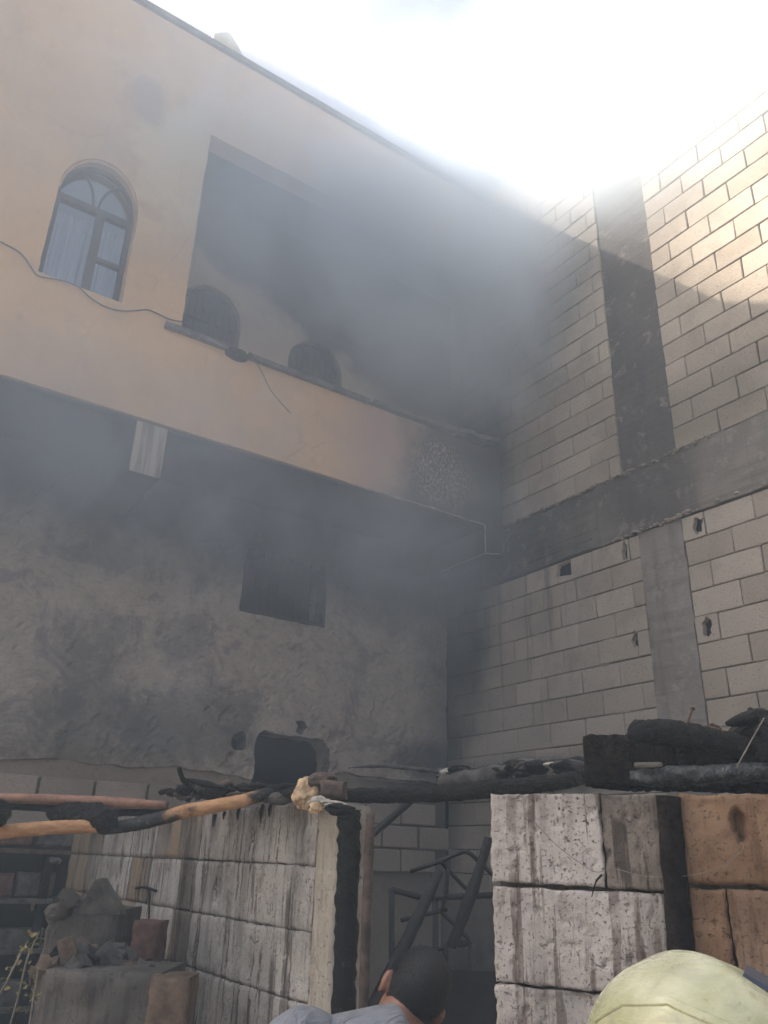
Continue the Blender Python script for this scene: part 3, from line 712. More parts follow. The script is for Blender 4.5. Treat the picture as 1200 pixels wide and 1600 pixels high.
# ------------------------------------------------------------------ near walls of the burnt shed
def near_mesh(w, h, d, mat, sd, cell=.009, rim=.0045, amp=.004, holes=()):
    """Block with a worn, pitted front. Local axes: x along the wall from 0 to w, front near y=0 facing -y, z from 0 to h."""
    nx, nn = max(4, int(w/cell)), max(4, int(h/cell)); vs = []
    for j in range(nn+1):
        for i in range(nx+1):
            x, z = w*i/nx, h*j/nn
            e = min(x, w-x, z, h-z); ed = max(0, 1-e/rim)
            jx = .004*nz(x, z, 0, 22, sd) + .003*nz(x, z, 3, 60, sd)
            y = -amp*fbm(x, sd, z, 7, sd) + rim*.8*ed*ed*(1+.8*nz(x, z, 0, 30, sd))
            p = nz(x, z, 7, 45, sd)
            if p > .42: y += .005*min(1, (p-.42)*8)
            y += .010*max(0, nz(x, z, 9, 9, sd)-.45)*4 if ed == 0 else 0
            for hx, hz, ra, rb_, dp in holes:
                q = math.hypot((x-hx)/ra, (z-hz)/rb_) + .35*nz(x, z, 1, 50, sd)
                if q < 1: y += dp*min(1, (1-q)*3)
            vs.append((x + (jx if i in (0, nx) else 0), y, z + (jx if j in (0, nn) else 0)))
    fs = [(j*(nx+1)+i, j*(nx+1)+i+1, (j+1)*(nx+1)+i+1, (j+1)*(nx+1)+i) for j in range(nn) for i in range(nx)]
    ring = [i for i in range(nx+1)] + [j*(nx+1)+nx for j in range(1, nn+1)] + [nn*(nx+1)+i for i in range(nx-1, -1, -1)] + [j*(nx+1) for j in range(nn-1, 0, -1)]
    k0 = len(vs)
    for r_ in ring: vs.append((vs[r_][0], d, vs[r_][2]))
    L = len(ring)
    fs += [(ring[a], k0+a, k0+(a+1) % L, ring[(a+1) % L]) for a in range(L)]; fs.append(tuple(range(k0, k0+L)))
    me = fix_normals(mk('block', vs, fs, mat, False))
    me.polygons.foreach_set('use_smooth', [i < nx*nn for i in range(len(me.polygons))]); return me
class Wall:
    def __init__(s, name, label, p0, rz):
        s.p0 = Vector((p0[0], p0[1], 0)); s.rz = rz; s.d = Vector((math.cos(rz), math.sin(rz), 0)); s.n = Vector((math.sin(rz), -math.cos(rz), 0))
        s.t = thing(name, label, 'wall', (p0[0], p0[1], .1)); s.k = len(label)
    def P(s, u, z, out=0.0): return s.p0 + s.d*u + s.n*out + Vector((0, 0, z))
    def blk(s, u0, u1, z0, z1, mat, gap=.0017, out=0.0, name='block', **kw):
        s.k += 1
        me = near_mesh(u1-u0-gap*2, z1-z0-gap*2, kw.pop('d', .13), M[mat], s.k*1.37 % 50, **kw); me.name = name
        return ob(name, me, s.t, s.P(u0+gap, z0+gap, out), s.rz)
    def core(s, u0, u1, z0, z1, mat='mortar', back=.02, th=.10, name='mortar'):
        return ob(name, box_me(name, 0, u1-u0, back, back+th, z0, z1, M[mat]), s.t, s.P(u0, 0), s.rz)
# wall beside the door: faces the yard, runs back towards the house
LWL = Wall('shed_wall', 'long streaked grey block wall of the roofless shed, ending at the charred door post', (1.46, 5.6), -math.pi/2)
U = lambda y: 5.6-y
LWL.core(U(5.55), U(2.42), .1, 2.19, back=.06, th=.06)
RW = [(2.02, 2.22, [(5.6, 4.95, 'nearLd'), (4.95, 4.42, 'nearL'), (4.42, 4.09, 'nearL'), (4.09, 3.78, 'nearLd'), (3.78, 3.54, 'nearLd'), (3.54, 2.89, 'nearL'), (2.89, 2.54, 'nearL')]),
      (1.82, 2.02, [(5.6, 5.1, 'nearLd'), (5.1, 4.42, 'nearL'), (4.42, 4.12, 'nearLd'), (4.12, 3.74, 'nearL'), (3.74, 3.58, 'nearLd'), (3.58, 3.36, 'nearL'), (3.36, 2.70, 'nearL'), (2.70, 2.54, 'nearL')]),
      (1.62, 1.82, [(5.6, 4.9, 'nearLd'), (4.9, 4.3, 'nearLd'), (4.3, 3.76, 'nearL'), (3.76, 3.56, 'nearLd'), (3.56, 2.70, 'nearL'), (2.70, 2.54, 'nearL')]),
      (1.40, 1.62, [(5.6, 4.5, 'nearLd'), (4.5, 3.78, 'nearLd'), (3.78, 3.56, 'nearLd'), (3.56, 2.88, 'nearL'), (2.88, 2.54, 'nearL')]),
      (1.20, 1.40, [(5.6, 3.6, 'nearLd'), (3.6, 3.0, 'nearL'), (3.0, 2.54, 'nearL')])]
for z0, z1, bl in RW:
    for a, b_, mt_ in bl:
        hs = ()
        if (a, b_) == (3.36, 2.70): hs = ((.045, .115, .035, .085, .05),)
        if (a, b_) == (3.54, 2.89): hs = ((.50, .09, .02, .03, .012),)
        LWL.blk(U(a), U(b_), z0, z1, mt_, cell=.010 if b_ < 3.6 else .02, holes=hs)
LWL.blk(U(2.54), U(2.40), .1, 2.21, 'jamb', gap=.0, out=.006, cell=.014, rim=.02, name='jamb')
ob('footing', box_me('footing', 0, 3.2, .005, .13, .1, 1.2, M['lowconc']), LWL.t, LWL.P(0, 0), LWL.rz)
# wall on the other side of the door, turned a little towards the yard
RWL = Wall('shed_wall', 'short white pitted block wall across the doorway, with an orange scorched end', (1.36, 1.545), R(-60.7))
ru = RWL
ru.core(.005, 1.6, .1, 2.19, back=.05, th=.07)
ru.blk(0.000, 0.262, 2.005, 2.2, 'nearR', cell=.005, amp=.004, gap=.0012, rim=.003)
ru.blk(0.262, 0.390, 2.0, 2.2, 'nearRd', cell=.005, amp=.005, gap=.003)
ru.blk(0.002, 0.383, 1.805, 1.998, 'nearR', cell=.005, amp=.004, gap=.0012, rim=.0035)
ru.blk(0.002, 0.232, 1.60, 1.803, 'nearR', cell=.006, gap=.0015, rim=.003)
ru.blk(0.232, 0.386, 1.60, 1.803, 'nearR', cell=.006, gap=.0015, rim=.003)
ru.blk(0.002, 0.386, 1.38, 1.60, 'nearR', cell=.012)
ru.blk(0.426, 1.25, 2.015, 2.2, 'orange', cell=.006, amp=.008, gap=.004, rim=.008, holes=((0.543-0.426, .115, .016, .035, .03),))
ru.blk(0.428, 0.505, 1.80, 2.013, 'orange', cell=.006, amp=.008, gap=.002)
ru.blk(0.505, 1.25, 1.80, 2.013, 'tan', cell=.006, amp=.006, gap=.002)
ru.blk(0.420, 1.25, 1.38, 1.80, 'tan', cell=.012)
ob('footing', box_me('footing', 0, 1.6, .005, .13, .1, 1.38, M['lowconc']), ru.t, ru.P(0, 0), ru.rz)
# charred stud let into that wall, slightly out of plumb
ob('stud', tube('stud', [ru.P(0.414, 2.19, .004), ru.P(0.410, 2.03, .008), ru.P(0.404, 1.8, .006), ru.P(0.405, 1.4, .004)], .034, M['brownchar'], 10, .15, 3, 8, .6), ru.t, (0, 0, 0)).location = -WL[ru.t.name]

def item(name, me, label, cat, group=None):
    """A thing that is one mesh: the mesh is in world coordinates, its origin is moved to its middle."""
    n_ = len(me.vertices); co = np.empty(n_*3); me.vertices.foreach_get('co', co); co = co.reshape(-1, 3)
    c_ = (co.min(0)+co.max(0))/2; c_[2] = co[:, 2].min(); me.transform(Matrix.Translation(-Vector(c_)))
    return props(ob(name, me, None, Vector(c_)), label, cat, group)
def part(name, me, t):
    """Part modelled in world coordinates."""
    o = bpy.data.objects.new(name, me); sc.collection.objects.link(o); o.parent = t; o.location = -WL[t.name]; return o

# door posts
t = thing('door_post', 'charred black upright door post with a brown plank against it', 'post', (1.47, 2.34, .1))
part('charred_post', tube('charred_post', [(1.475, 2.355, .1), (1.48, 2.353, 1.2), (1.475, 2.352, 1.9), (1.47, 2.352, 2.19)], .036, M['char'], 14, .22, 2, 26, 1.0, 40), t)
part('plank', tube('plank', [(1.50, 2.288, .1), (1.50, 2.285, 1.0), (1.50, 2.275, 2.18)], .015, M['brownwood'], 10, .15, 8, 20), t)

# poles and beams left of the roof
item('half_burnt_pole', tube('half_burnt_pole', [(0.458, 3.117, 2.080), (0.565, 3.079, 2.094), (0.701, 3.020, 2.111), (0.830, 2.956, 2.121), (0.874, 2.922, 2.117), (0.974, 2.837, 2.140), (1.097, 2.760, 2.181), (1.233, 2.680, 2.214), (1.332, 2.666, 2.245), (1.433, 2.658, 2.259)],
     [.021, .022, .023, .021, .020, .023, .023, .022, .020, .018], M['burnpole'], 20, .12, 4, 14, 1, 14, attr=[.1, .1, .05, .2, .95, .9, .35, .3, .75, 1]),
     'curved pale wooden pole, partly burnt black, sloping up to the wall top', 'pole')
t = thing('roof_batten', 'flat reddish split batten with a dark underside, above the curved pole', 'batten', (0.831, 3.400, 2.216))
part('batten', tube('batten', [(0.496, 3.566, 2.212), (0.623, 3.525, 2.220), (0.807, 3.406, 2.220), (0.998, 3.303, 2.218), (1.168, 3.193, 2.214)], [.024, .024, .024, .026, .018], M['redwood'], 10, .16, 6, 10, .8, 14), t)
part('dark_underside', tube('dark_underside', [(0.504, 3.585, 2.190), (0.757, 3.468, 2.191), (1.009, 3.320, 2.182), (1.256, 3.160, 2.195)], [.012, .012, .014, .010], M['char'], 8, .4, 1, 8), t)  # thin black bar along the lower side of the batten
item('charred_stump', tube('charred_stump', [(0.849, 2.867, 2.141), (0.848, 3.003, 2.155), (0.836, 3.296, 2.168), (0.849, 3.601, 2.185)], [.036, .042, .040, .03], M['char'], 30, .25, 9, 14, crack=.12), 'round charred log end resting across the curved pole', 'log')
item('charred_stump', tube('charred_stump', [(0.512, 2.905, 2.143), (0.538, 3.104, 2.153), (0.592, 3.551, 2.171)], [.042, .044, .042], M['char'], 30, .2, 19, 14, crack=.12), 'charred log end cut by the edge of the photo beside the pale pole', 'log')
item('broken_slate', tf(rock('broken_slate', (.07, .03, .05), 2, M['rubble'], 1, 3, .5), Matrix.Translation((0.957, 3.781, 2.170))), 'grey broken slab piece between the batten and the curved pole', 'rubble piece')
# charred tangle where the poles meet the wall
rt = random.Random(4)
t = thing('charred_tangle', 'tangle of charred sticks and flakes on the long wall top where the poles end', 'charred sticks', (1.281, 2.932, 2.257))
for i in range(38):
    px = rt.uniform(235, 445)/1200; a = rt.uniform(-.5, .5)
    p0 = Vector((1.170, 3.299, 2.254)).lerp(Vector((1.387, 2.604, 2.245)), rt.random()) + Vector((rt.uniform(-.05, .12), rt.uniform(-.08, .08), rt.uniform(-.02, .02)))
    L = rt.uniform(.05, .2); dv = Vector((.25, -.8, rt.uniform(-.05, .08))).normalized() if rt.random() < .7 else Vector((rt.uniform(-1, 1), rt.uniform(-1, 1), rt.uniform(-.1, .15))).normalized()
    p1 = p0+dv*L; mid = (p0+p1)/2+Vector((rt.uniform(-.02, .02), rt.uniform(-.02, .02), rt.uniform(-.01, .025)))
    part('charred_stick', tube('charred_stick', [p0, mid, p1], [rt.uniform(.006, .017), rt.uniform(.01, .02), rt.uniform(.002, .01)], M['char'] if rt.random() < .82 else M['brownwood'], 8, .5, i, 5, .7), t)
for i in range(16):
    p0 = Vector((1.182, 3.188, 2.250)).lerp(Vector((1.387, 2.603, 2.239)), rt.random()); s = rt.uniform(.012, .035)
    part('flake', tf(rock('flake', (s*1.4, s*1.4, s*.7), i, M['char'] if rt.random() < .7 else M['rubble'], 1, 2, .6), Matrix.Translation(p0+Vector((0, 0, rt.uniform(-.01, .03))))), t)
# scorched stones by the jamb
item('wedge_stone', tf(rock('wedge_stone', (.042, .05, .052), 13, M['cork'], 1, 4, .55), Matrix.Translation((1.386, 2.502, 2.239))), 'scorched cream coloured stone lump on the wall end, left of the brown block', 'stone')
item('brown_block', tf(near_mesh(.085, .055, .07, M['brownwood'], 4, .007, .012, .01), Matrix.Translation((1.386, 2.410, 2.225)) @ Matrix.Rotation(R(-40), 4, 'Z')), 'small brown burnt timber block on top of the wall end', 'timber block')
item('charred_chunk', tf(rock('charred_chunk', (.055, .035, .03), 23, M['brownwood'], 1, 3, .6), Matrix.Translation((1.431, 2.465, 2.279))), 'dark red broken chunk balanced on the brown timber block', 'rubble piece')
for i, (px_, s, mt_) in enumerate((((1.360, 2.356, 2.210), (.04, .03, .016), 'ash'), ((1.365, 2.283, 2.200), (.045, .025, .010), 'ash'), ((1.367, 2.211, 2.187), (.035, .02, .008), 'char'), ((1.339, 2.345, 2.190), (.02, .02, .02), 'cork'), ((1.348, 2.223, 2.181), (.04, .03, .018), 'char'))):
    item('splinter', tf(rock('splinter', s, 30+i, M[mt_], 1, 3, .7), Matrix.Translation(px_)), ('pale flaking splinter under the brown timber block', 'long pale splinter jutting over the door post', 'black splinter at the head of the door post', 'cream crumb stuck beside the cream stone', 'black lump under the pale splinters')[i], 'splinter')
# tar runs hanging down the wall top
for i, (x, y0_, y1_) in enumerate(((336, 1276, 1300), (375, 1266, 1288), (412, 1258, 1292), (425, 1255, 1275))):
    pass
TARS = [((1.455, 3.400, 2.201), .05), ((1.455, 3.163, 2.220), .045), ((1.455, 2.953, 2.227), .07), ((1.455, 2.884, 2.230), .05), ((1.455, 3.297, 2.209), .03)]
for p_, L in TARS:
    p_ = Vector(p_); part('tar_run', tube('tar_run', [p_, p_+Vector((-.004, .004, -L*.5)), p_+Vector((0, .008, -L))], [.008, .006, .002], M['tar'], 6, .5, 3, 4), LWL.t)

# charred pole across the doorway
item('charred_rafter', tube('charred_rafter', [(1.428, 2.695, 2.245), (1.531, 2.522, 2.245), (1.605, 2.355, 2.243), (1.683, 2.175, 2.246), (1.739, 1.960, 2.254), (1.780, 1.755, 2.263), (1.800, 1.662, 2.273)],
     [.022, .023, .025, .027, .026, .023, .020], M['char'], 28, .16, 5, 40, 1.0, 20, crack=.10), 'long charred black rafter spanning the doorway from wall to wall', 'rafter')
item('charred_brace', tube('charred_brace', [(2.305, 3.146, 2.303), (2.199, 3.221, 2.190), (2.106, 3.283, 2.096)], .028, M['burnt_steel'], 12, .1, 2, 6, .6), 'dark diagonal brace seen under the rafter through the doorway', 'brace')
# debris along the far side of the roof line
t = thing('felt_strip', 'ragged strip of scorched roofing and flakes along the far wall behind the rafter', 'roofing debris', (3.292, 3.763, 2.538))
part('strip', tube('strip', [(3.112, 5.013, 2.624), (3.206, 4.713, 2.624), (3.299, 4.401, 2.587), (3.305, 4.015, 2.547), (3.377, 3.687, 2.572), (3.397, 3.391, 2.575), (3.440, 3.054, 2.567)], [.008, .02, .028, .04, .035, .03, .03], M['rubble'], 18, .7, 6, 22, .5, 14, crack=.3), t)
for i in range(34):
    p0 = Vector((3.119, 3.908, 2.523)).lerp(Vector((2.353, 2.169, 2.371)), rt.random()); s = rt.uniform(.015, .06)
    part('flake', tf(rock('flake', (s*1.6, s*1.4, s*.5), i, M[rt.choice(['ash', 'rubble', 'rubble', 'char'])], 1, 2, .7), Matrix.Rotation(0, 4, 'X') @ Matrix.Translation(p0+Vector((0, 0, rt.uniform(-.04, .03))))), t)
part('charred_lath', tube('charred_lath', [(2.869, 3.595, 2.472), (2.859, 3.077, 2.468), (2.795, 2.574, 2.466)], .02, M['char'], 8, .4, 3, 8), t)
part('far_wall_top', tube('far_wall_top', [(2.718, 3.460, 2.421), (2.678, 2.971, 2.421), (2.499, 2.305, 2.384)], [.03, .05, .05], M['rubble'], 8, .5, 8, 8), t)

# charred timbers on the short wall
def charred_box(p0, p1, wd, hh, sd, mat, rnd_=.018, nl=150, nc=72):
    """Squared timber from p0 to p1 with rounded, checked and eaten edges."""
    p0, p1 = Vector(p0), Vector(p1); t_ = (p1-p0).normalized(); s_ = t_.cross(Vector((0, 0, 1))).normalized(); u_ = s_.cross(t_); L = (p1-p0).length; vs = []
    for i in range(nl+1):
        q = i/nl; e_ = min(q*L, .5); sh = 1 - .10*max(0, 1-e_/.02)**2
        for k in range(nc):
            a = 2*math.pi*k/nc; ca_, sa_ = math.cos(a), math.sin(a); x = math.copysign(abs(ca_)**.28, ca_)*wd/2*sh; z = math.copysign(abs(sa_)**.28, sa_)*hh/2*sh
            w = p0+t_*(q*L)+s_*x+u_*z
            n_ = .008*nz(w.x, w.y, w.z, 12, sd)+.004*nz(w.x, w.y, w.z, 50, sd) - .05*max(0, .10-abs(nz(w.x, w.y, w.z, 22, sd+4))) - .03*max(0, .1-abs(nz(w.x, w.y, w.z, 50, sd+9))) - .003*max(0, math.sin(q*L*150+3*nz(w.x, w.y, w.z, 12)))*.6
            vs.append(w + (s_*ca_+u_*sa_)*n_)
    fs = [(i*nc+k, i*nc+(k+1) % nc, (i+1)*nc+(k+1) % nc, (i+1)*nc+k) for i in range(nl) for k in range(nc)]
    fs += [tuple(range(nc-1, -1, -1)), tuple(range(nl*nc, nl*nc+nc))]
    return fix_normals(mk('beam', vs, fs, mat, True))
item('charred_beam', charred_box((1.671, 1.521, 2.298), (2.046, 1.135, 2.289), .10, .135, 7, M['brownchar']), 'thick charred squared beam lying on the short wall, under the split log', 'beam')
item('charred_log', tube('charred_log', [(1.650, 1.347, 2.358), (1.659, 1.336, 2.356), (1.710, 1.287, 2.352), (1.760, 1.234, 2.340), (1.815, 1.171, 2.320), (1.878, 1.107, 2.292)], [.016, .034, .042, .042, .036, .028], M['char'], 44, .14, 12, 26, .8, 12, crack=.10), 'charred log with a long split and nails in it, on the thick beam', 'log')
part_b = item('tarry_pipe', tube('tarry_pipe', [(1.606, 1.322, 2.240), (1.647, 1.271, 2.243), (1.697, 1.202, 2.247), (1.761, 1.145, 2.252), (1.834, 1.063, 2.257)], [.020, .023, .025, .023, .024], M['melt'], 32, .22, 15, 26, .9, 22), 'shiny melted black pipe lying along the short wall in front of the thick beam', 'pipe')
item('pipe_cap', tf(box_me('pipe_cap', -.032, .032, -.014, .014, -.006, .006, M['lowconc'], .005), Matrix.Translation((1.610, 1.269, 2.266)) @ Matrix.Rotation(R(-56), 4, 'Z')), 'small pale oval cap lying on the melted pipe', 'cap')
t = thing('charred_heap', 'heap of charred branches and wire at the end of the short wall', 'charred heap', (1.879, 1.145, 2.317))
for i in range(34):
    p0 = Vector((1.886, 1.133, 2.335)) + Vector((rt.uniform(-.05, .12), rt.uniform(-.14, .05), rt.uniform(-.05, .06)))
    dv = Vector((rt.uniform(-1, 1), rt.uniform(-1, 1), rt.uniform(-.4, .6))).normalized()
    part('branch', tube('branch', [p0-dv*.08, p0+Vector((0, 0, .01)), p0+dv*.09], [.006, rt.uniform(.012, .026), .005], M['char'], 8, .4, i, 5), t)
part('charred_lump', tf(rock('charred_lump', (.10, .12, .075), 9, M['char'], 1, 4, .5), Matrix.Translation((1.915, 1.124, 2.326))), t)
def nail(pts, r, label, mat='rust', head=True, cat='nail'):
    m_ = tube('nail', pts, r, M[mat], 8, 0, 0, 3)
    if head: m_ = join([m_, tube('h', [Vector(pts[-1])-Vector((0, 0, .001)), Vector(pts[-1])+Vector((.0015, 0, .003))], r*2.1, M[mat], 8, 0, 0, 1)])
    item(cat.replace(' ', '_'), m_, label, cat)
nail([(1.732, 1.240, 2.369), (1.742, 1.226, 2.406)], .0028, 'rusty nail standing upright in the charred log')
nail([(1.777, 1.175, 2.343), (1.773, 1.180, 2.361), (1.756, 1.188, 2.365)], .0026, 'bent rusty nail at the lower end of the charred log')
item('bent_wire', tube('bent_wire', [(1.703, 1.105, 2.257), (1.731, 1.080, 2.312), (1.767, 1.059, 2.368)], .0016, M['wire'], 6, 0, 0, 4), 'straight pale wire leaning against the charred heap', 'wire')
item('bent_wire', tube('bent_wire', [(1.810, 1.179, 2.354), (1.827, 1.153, 2.370), (1.828, 1.132, 2.378), (1.849, 1.097, 2.387)], .0015, M['rust'], 6, 0, 0, 4), 'thin rusty wire curling over the charred heap', 'wire')
item('bent_wire', tube('bent_wire', [(1.832, 1.144, 2.365), (1.837, 1.136, 2.391), (1.843, 1.126, 2.405)], .0013, M['rust'], 6, 0, 0, 4), 'short rusty wire sticking up from the charred heap', 'wire')
# wire strung across the short wall
wp = [ru.P(0.098, 2.15, .010), ru.P(0.158, 2.09, .014), ru.P(0.207, 2.055, .012), ru.P(0.246, 2.035, .012), ru.P(0.283, 2.043, .012), ru.P(0.350, 2.03, .018), ru.P(0.429, 2.033, .02), ru.P(0.495, 2.05, .02), ru.P(0.547, 2.085, .02), ru.P(0.545, 2.10, .012), ru.P(0.536, 2.095, -.01)]
item('loose_wire', tube('loose_wire', wp, .0008, M['wire'], 6, 0, 0, 5), 'thin wire sagging across the short wall into a hole in the orange block', 'wire')
part('crack_filler', tube('crack_filler', [ru.P(0.256, 2.03, .004), ru.P(0.242, 2.015, .006), ru.P(0.230, 1.985, .004)], [.003, .002, .001], M['soot'], 6, .4, 1, 3), ru.t)

# ------------------------------------------------------------------ seen through the doorway
t = thing('chair_frame', 'burnt tubular chair frame upside down behind the doorway', 'chair', (2.182, 2.737, 1.875))
def bar_(pts, r=.008): part('tube', tube('tube', pts, r, M['burnt_steel'], 8, .05, 1, 5), t)
bar_([(2.063, 2.827, 2.006), (2.162, 2.752, 2.046), (2.214, 2.711, 2.076), (2.245, 2.685, 2.080), (2.312, 2.694, 2.044), (2.393, 2.690, 1.988)], .009)
bar_([(2.162, 2.752, 2.042), (2.237, 2.756, 1.984), (2.327, 2.746, 1.915)]); bar_([(2.186, 2.733, 2.050), (2.176, 2.741, 1.943), (2.162, 2.752, 1.863)])
bar_([(2.008, 2.806, 1.833), (2.103, 2.798, 1.850), (2.209, 2.779, 1.870)]); bar_([(2.162, 2.752, 1.863), (2.210, 2.714, 1.810), (2.242, 2.687, 1.772), (2.231, 2.697, 1.754), (2.191, 2.729, 1.750)])
bar_([(2.191, 2.729, 1.750), (2.220, 2.706, 1.832), (2.269, 2.665, 1.935)]); bar_([(2.135, 2.773, 1.724), (2.181, 2.737, 1.747), (2.248, 2.683, 1.768)]); bar_([(2.176, 2.742, 1.743), (2.170, 2.746, 1.614), (2.162, 2.752, 1.410)], .011)
item('charred_prop', tube('charred_prop', [(1.723, 2.577, 1.583), (1.834, 2.622, 1.684), (1.964, 2.652, 1.840), (2.093, 2.680, 2.008)], [.02, .024, .024, .018], M['burnt_steel'], 12, .12, 3, 8), 'charred thick prop leaning behind the head of the person in grey', 'prop')
item('charred_prop', tube('charred_prop', [(2.066, 2.573, 1.761), (2.121, 2.528, 1.930), (2.165, 2.491, 2.084), (2.174, 2.482, 2.134)], [.02, .022, .018, .014], M['burnt_steel'], 12, .14, 6, 8), 'charred stick leaning against the edge of the white wall inside the doorway', 'prop')
t = thing('window_grille', 'burnt rectangular steel frame standing in the shed behind the chair frame', 'frame', (2.409, 3.067, 1.659))
for a, b_ in (((612, 1388), (612, 1640)), ((661, 1402), (661, 1640)), ((735, 1470), (735, 1640))):
    pass
part('frame_bar', tube('frame_bar', [(2.233, 3.197, 1.929), (2.246, 3.189, 1.307)], .014, M['burnt_steel'], 6, 0, 0, 1), t)
part('frame_bar', tube('frame_bar', [(2.233, 3.197, 1.924), (2.345, 3.116, 1.895)], .014, M['burnt_steel'], 6, 0, 0, 1), t)
part('frame_bar', tube('frame_bar', [(2.345, 3.116, 1.895), (2.621, 2.888, 1.919)], .014, M['burnt_steel'], 6, 0, 0, 1), t)
part('frame_bar', tube('frame_bar', [(2.387, 3.084, 1.896), (2.393, 3.080, 1.314)], .014, M['burnt_steel'], 6, 0, 0, 1), t)
part('frame_bar', tube('frame_bar', [(2.505, 2.989, 1.735), (2.496, 2.997, 1.319)], .012, M['burnt_steel'], 6, 0, 0, 1), t)
q = [Vector(p_) for p_ in ((2.471, 3.145, 1.891), (2.709, 2.943, 1.911), (2.691, 2.959, 1.199), (2.471, 3.146, 1.184))]
nrm = Vector((.5, .8, 0))*.02
item('scorched_board', fix_normals(mk('scorched_board', q+[p_+nrm for p_ in q], [(0, 1, 2, 3), (7, 6, 5, 4), (0, 4, 5, 1), (1, 5, 6, 2), (2, 6, 7, 3), (3, 7, 4, 0)], m_simple('scorched_board', (.075, .07, .068), .9, .4, 6))), 'grey scorched board standing behind the steel frame in the shed', 'board')
t = thing('shed_rubble', 'low dark rubble heap on the shed floor inside the doorway', 'rubble', (2.6, 2.9, .1))
for i in range(60):
    s = rt.uniform(.05, .16); part('chunk', tf(rock('chunk', (s*1.3, s, s*.7), i, M[rt.choice(['rubble', 'char', 'brick'])], 1, 2, .6), Matrix.Translation((rt.uniform(2.0, 3.6), rt.uniform(2.2, 4.2), .1+rt.uniform(0, .5)))), t)
item('charred_sheet', tf(box_me('charred_sheet', -.3, .4, -.01, .01, 0, .34, M['soot']), Matrix.Translation((2.187, 2.603, 1.357)) @ Matrix.Rotation(R(-45), 4, 'Z') @ Matrix.Rotation(R(-28), 4, 'X')), 'black scorched sheet lying against the rubble inside the doorway', 'sheet')

# ------------------------------------------------------------------ burnt yard corner on the left
t = thing('low_wall', 'low rough concrete wall with broken stones on it, in front of the long shed wall', 'wall', (1.035, 3.448, 1.668))
lw = near_mesh(.27, 1.60, .30, M['lowconc'], 8, .02, .02, .02); part('wall_body', tf(lw, Matrix.Translation(Vector((0.877, 3.543, 1.819))-Vector((0, 0, 1.58))) @ Matrix.Rotation(R(-36), 4, 'Z')), t)
lw = near_mesh(.40, 1.3, .3, M['lowconc'], 18, .02, .02, .02); part('wall_body', tf(lw, Matrix.Translation(Vector((0.778, 3.104, 1.666))-Vector((0, 0, 1.28))) @ Matrix.Rotation(R(-36), 4, 'Z')), t)
tri_ = prism_y([(0, 0), (.17, 0), (.165, .02), (.075, .125), (.055, .12)], 0, .07, M['rubble'])
item('broken_stone', tf(tri_, Matrix.Translation((0.962, 3.469, 1.823)) @ Matrix.Rotation(R(-36), 4, 'Z')), 'triangular broken slab standing on the low concrete wall', 'stone')
item('broken_stone', tf(rock('broken_stone', (.055, .05, .03), 14, M['rubble'], 1, 3, .4), Matrix.Translation((0.915, 3.533, 1.828))), 'small rounded grey stone on the low wall, left of the triangular slab', 'stone')
item('broken_stone', tf(rock('broken_stone', (.06, .05, .035), 34, M['rubble'], 1, 3, .5), Matrix.Translation((1.145, 3.676, 1.824))), 'dark stone lump behind the triangular slab', 'stone')
M['brownish'] = m_simple('brown_scorched_brick', (.13, .088, .062), .95, .4, 20, bs=.8, bd=.01)
t2 = thing('rubble_heap', 'jagged sooty rubble scattered over the low concrete wall by the red brick', 'rubble', (0.964, 3.365, 1.679))
for a_, b_, n_ in (((0.804, 3.149, 1.665), (1.090, 3.062, 1.659), 34), ((0.884, 3.541, 1.825), (1.154, 3.515, 1.813), 16), ((0.839, 3.192, 1.701), (1.124, 3.209, 1.679), 22)):
    for i in range(n_):
        p0 = Vector(a_).lerp(Vector(b_), rt.random()); s = rt.uniform(.010, .038); ch_ = near_mesh(s*2.2, s*1.5, s*1.5, M[rt.choice(['rubble', 'lowconc', 'soot', 'brownish' if 'brownish' in M else 'brick'])], i*2.3, .012, .008, .02)
        part('chunk', tf(ch_, Matrix.Translation(p0+Vector((rt.uniform(-.05, .05), rt.uniform(-.05, .12), rt.uniform(-.02, .015)))) @ Matrix.Rotation(rt.uniform(0, 6), 4, Vector((rt.uniform(-1, 1), rt.uniform(-1, 1), 1)).normalized())), t2)
def brick_(x, y, D_, w, h, rz, mat, label, p):
    item('brick', tf(near_mesh(w, h, .12, M[mat], x*.13, .012, .008, .006), Matrix.Translation(p) @ Matrix.Rotation(R(rz), 4, 'Z')), label, 'brick')
brick_(1, 2, 3, .105, .14, -36, 'brick', 'dark red brick standing against the streaked shed wall', (1.150, 3.359, 1.663))
brick_(7, 2, 3, .13, .20, -36, 'brownish', 'larger brown scorched brick below the dark red one', (1.061, 2.860, 1.482))
item('iron_bracket', join([tube('a', [(1.448, 4.255, 1.881), (1.440, 4.107, 1.892), (1.445, 3.960, 1.882)], .006, M['burnt_steel'], 6, .2, 1, 3), tube('b', [(1.445, 4.055, 1.883), (1.445, 4.022, 1.804), (1.447, 4.010, 1.742)], [.009, .006, .004], M['burnt_steel'], 6, .3, 1, 4)]), 'T shaped iron hook hanging on the streaked shed wall', 'hook')
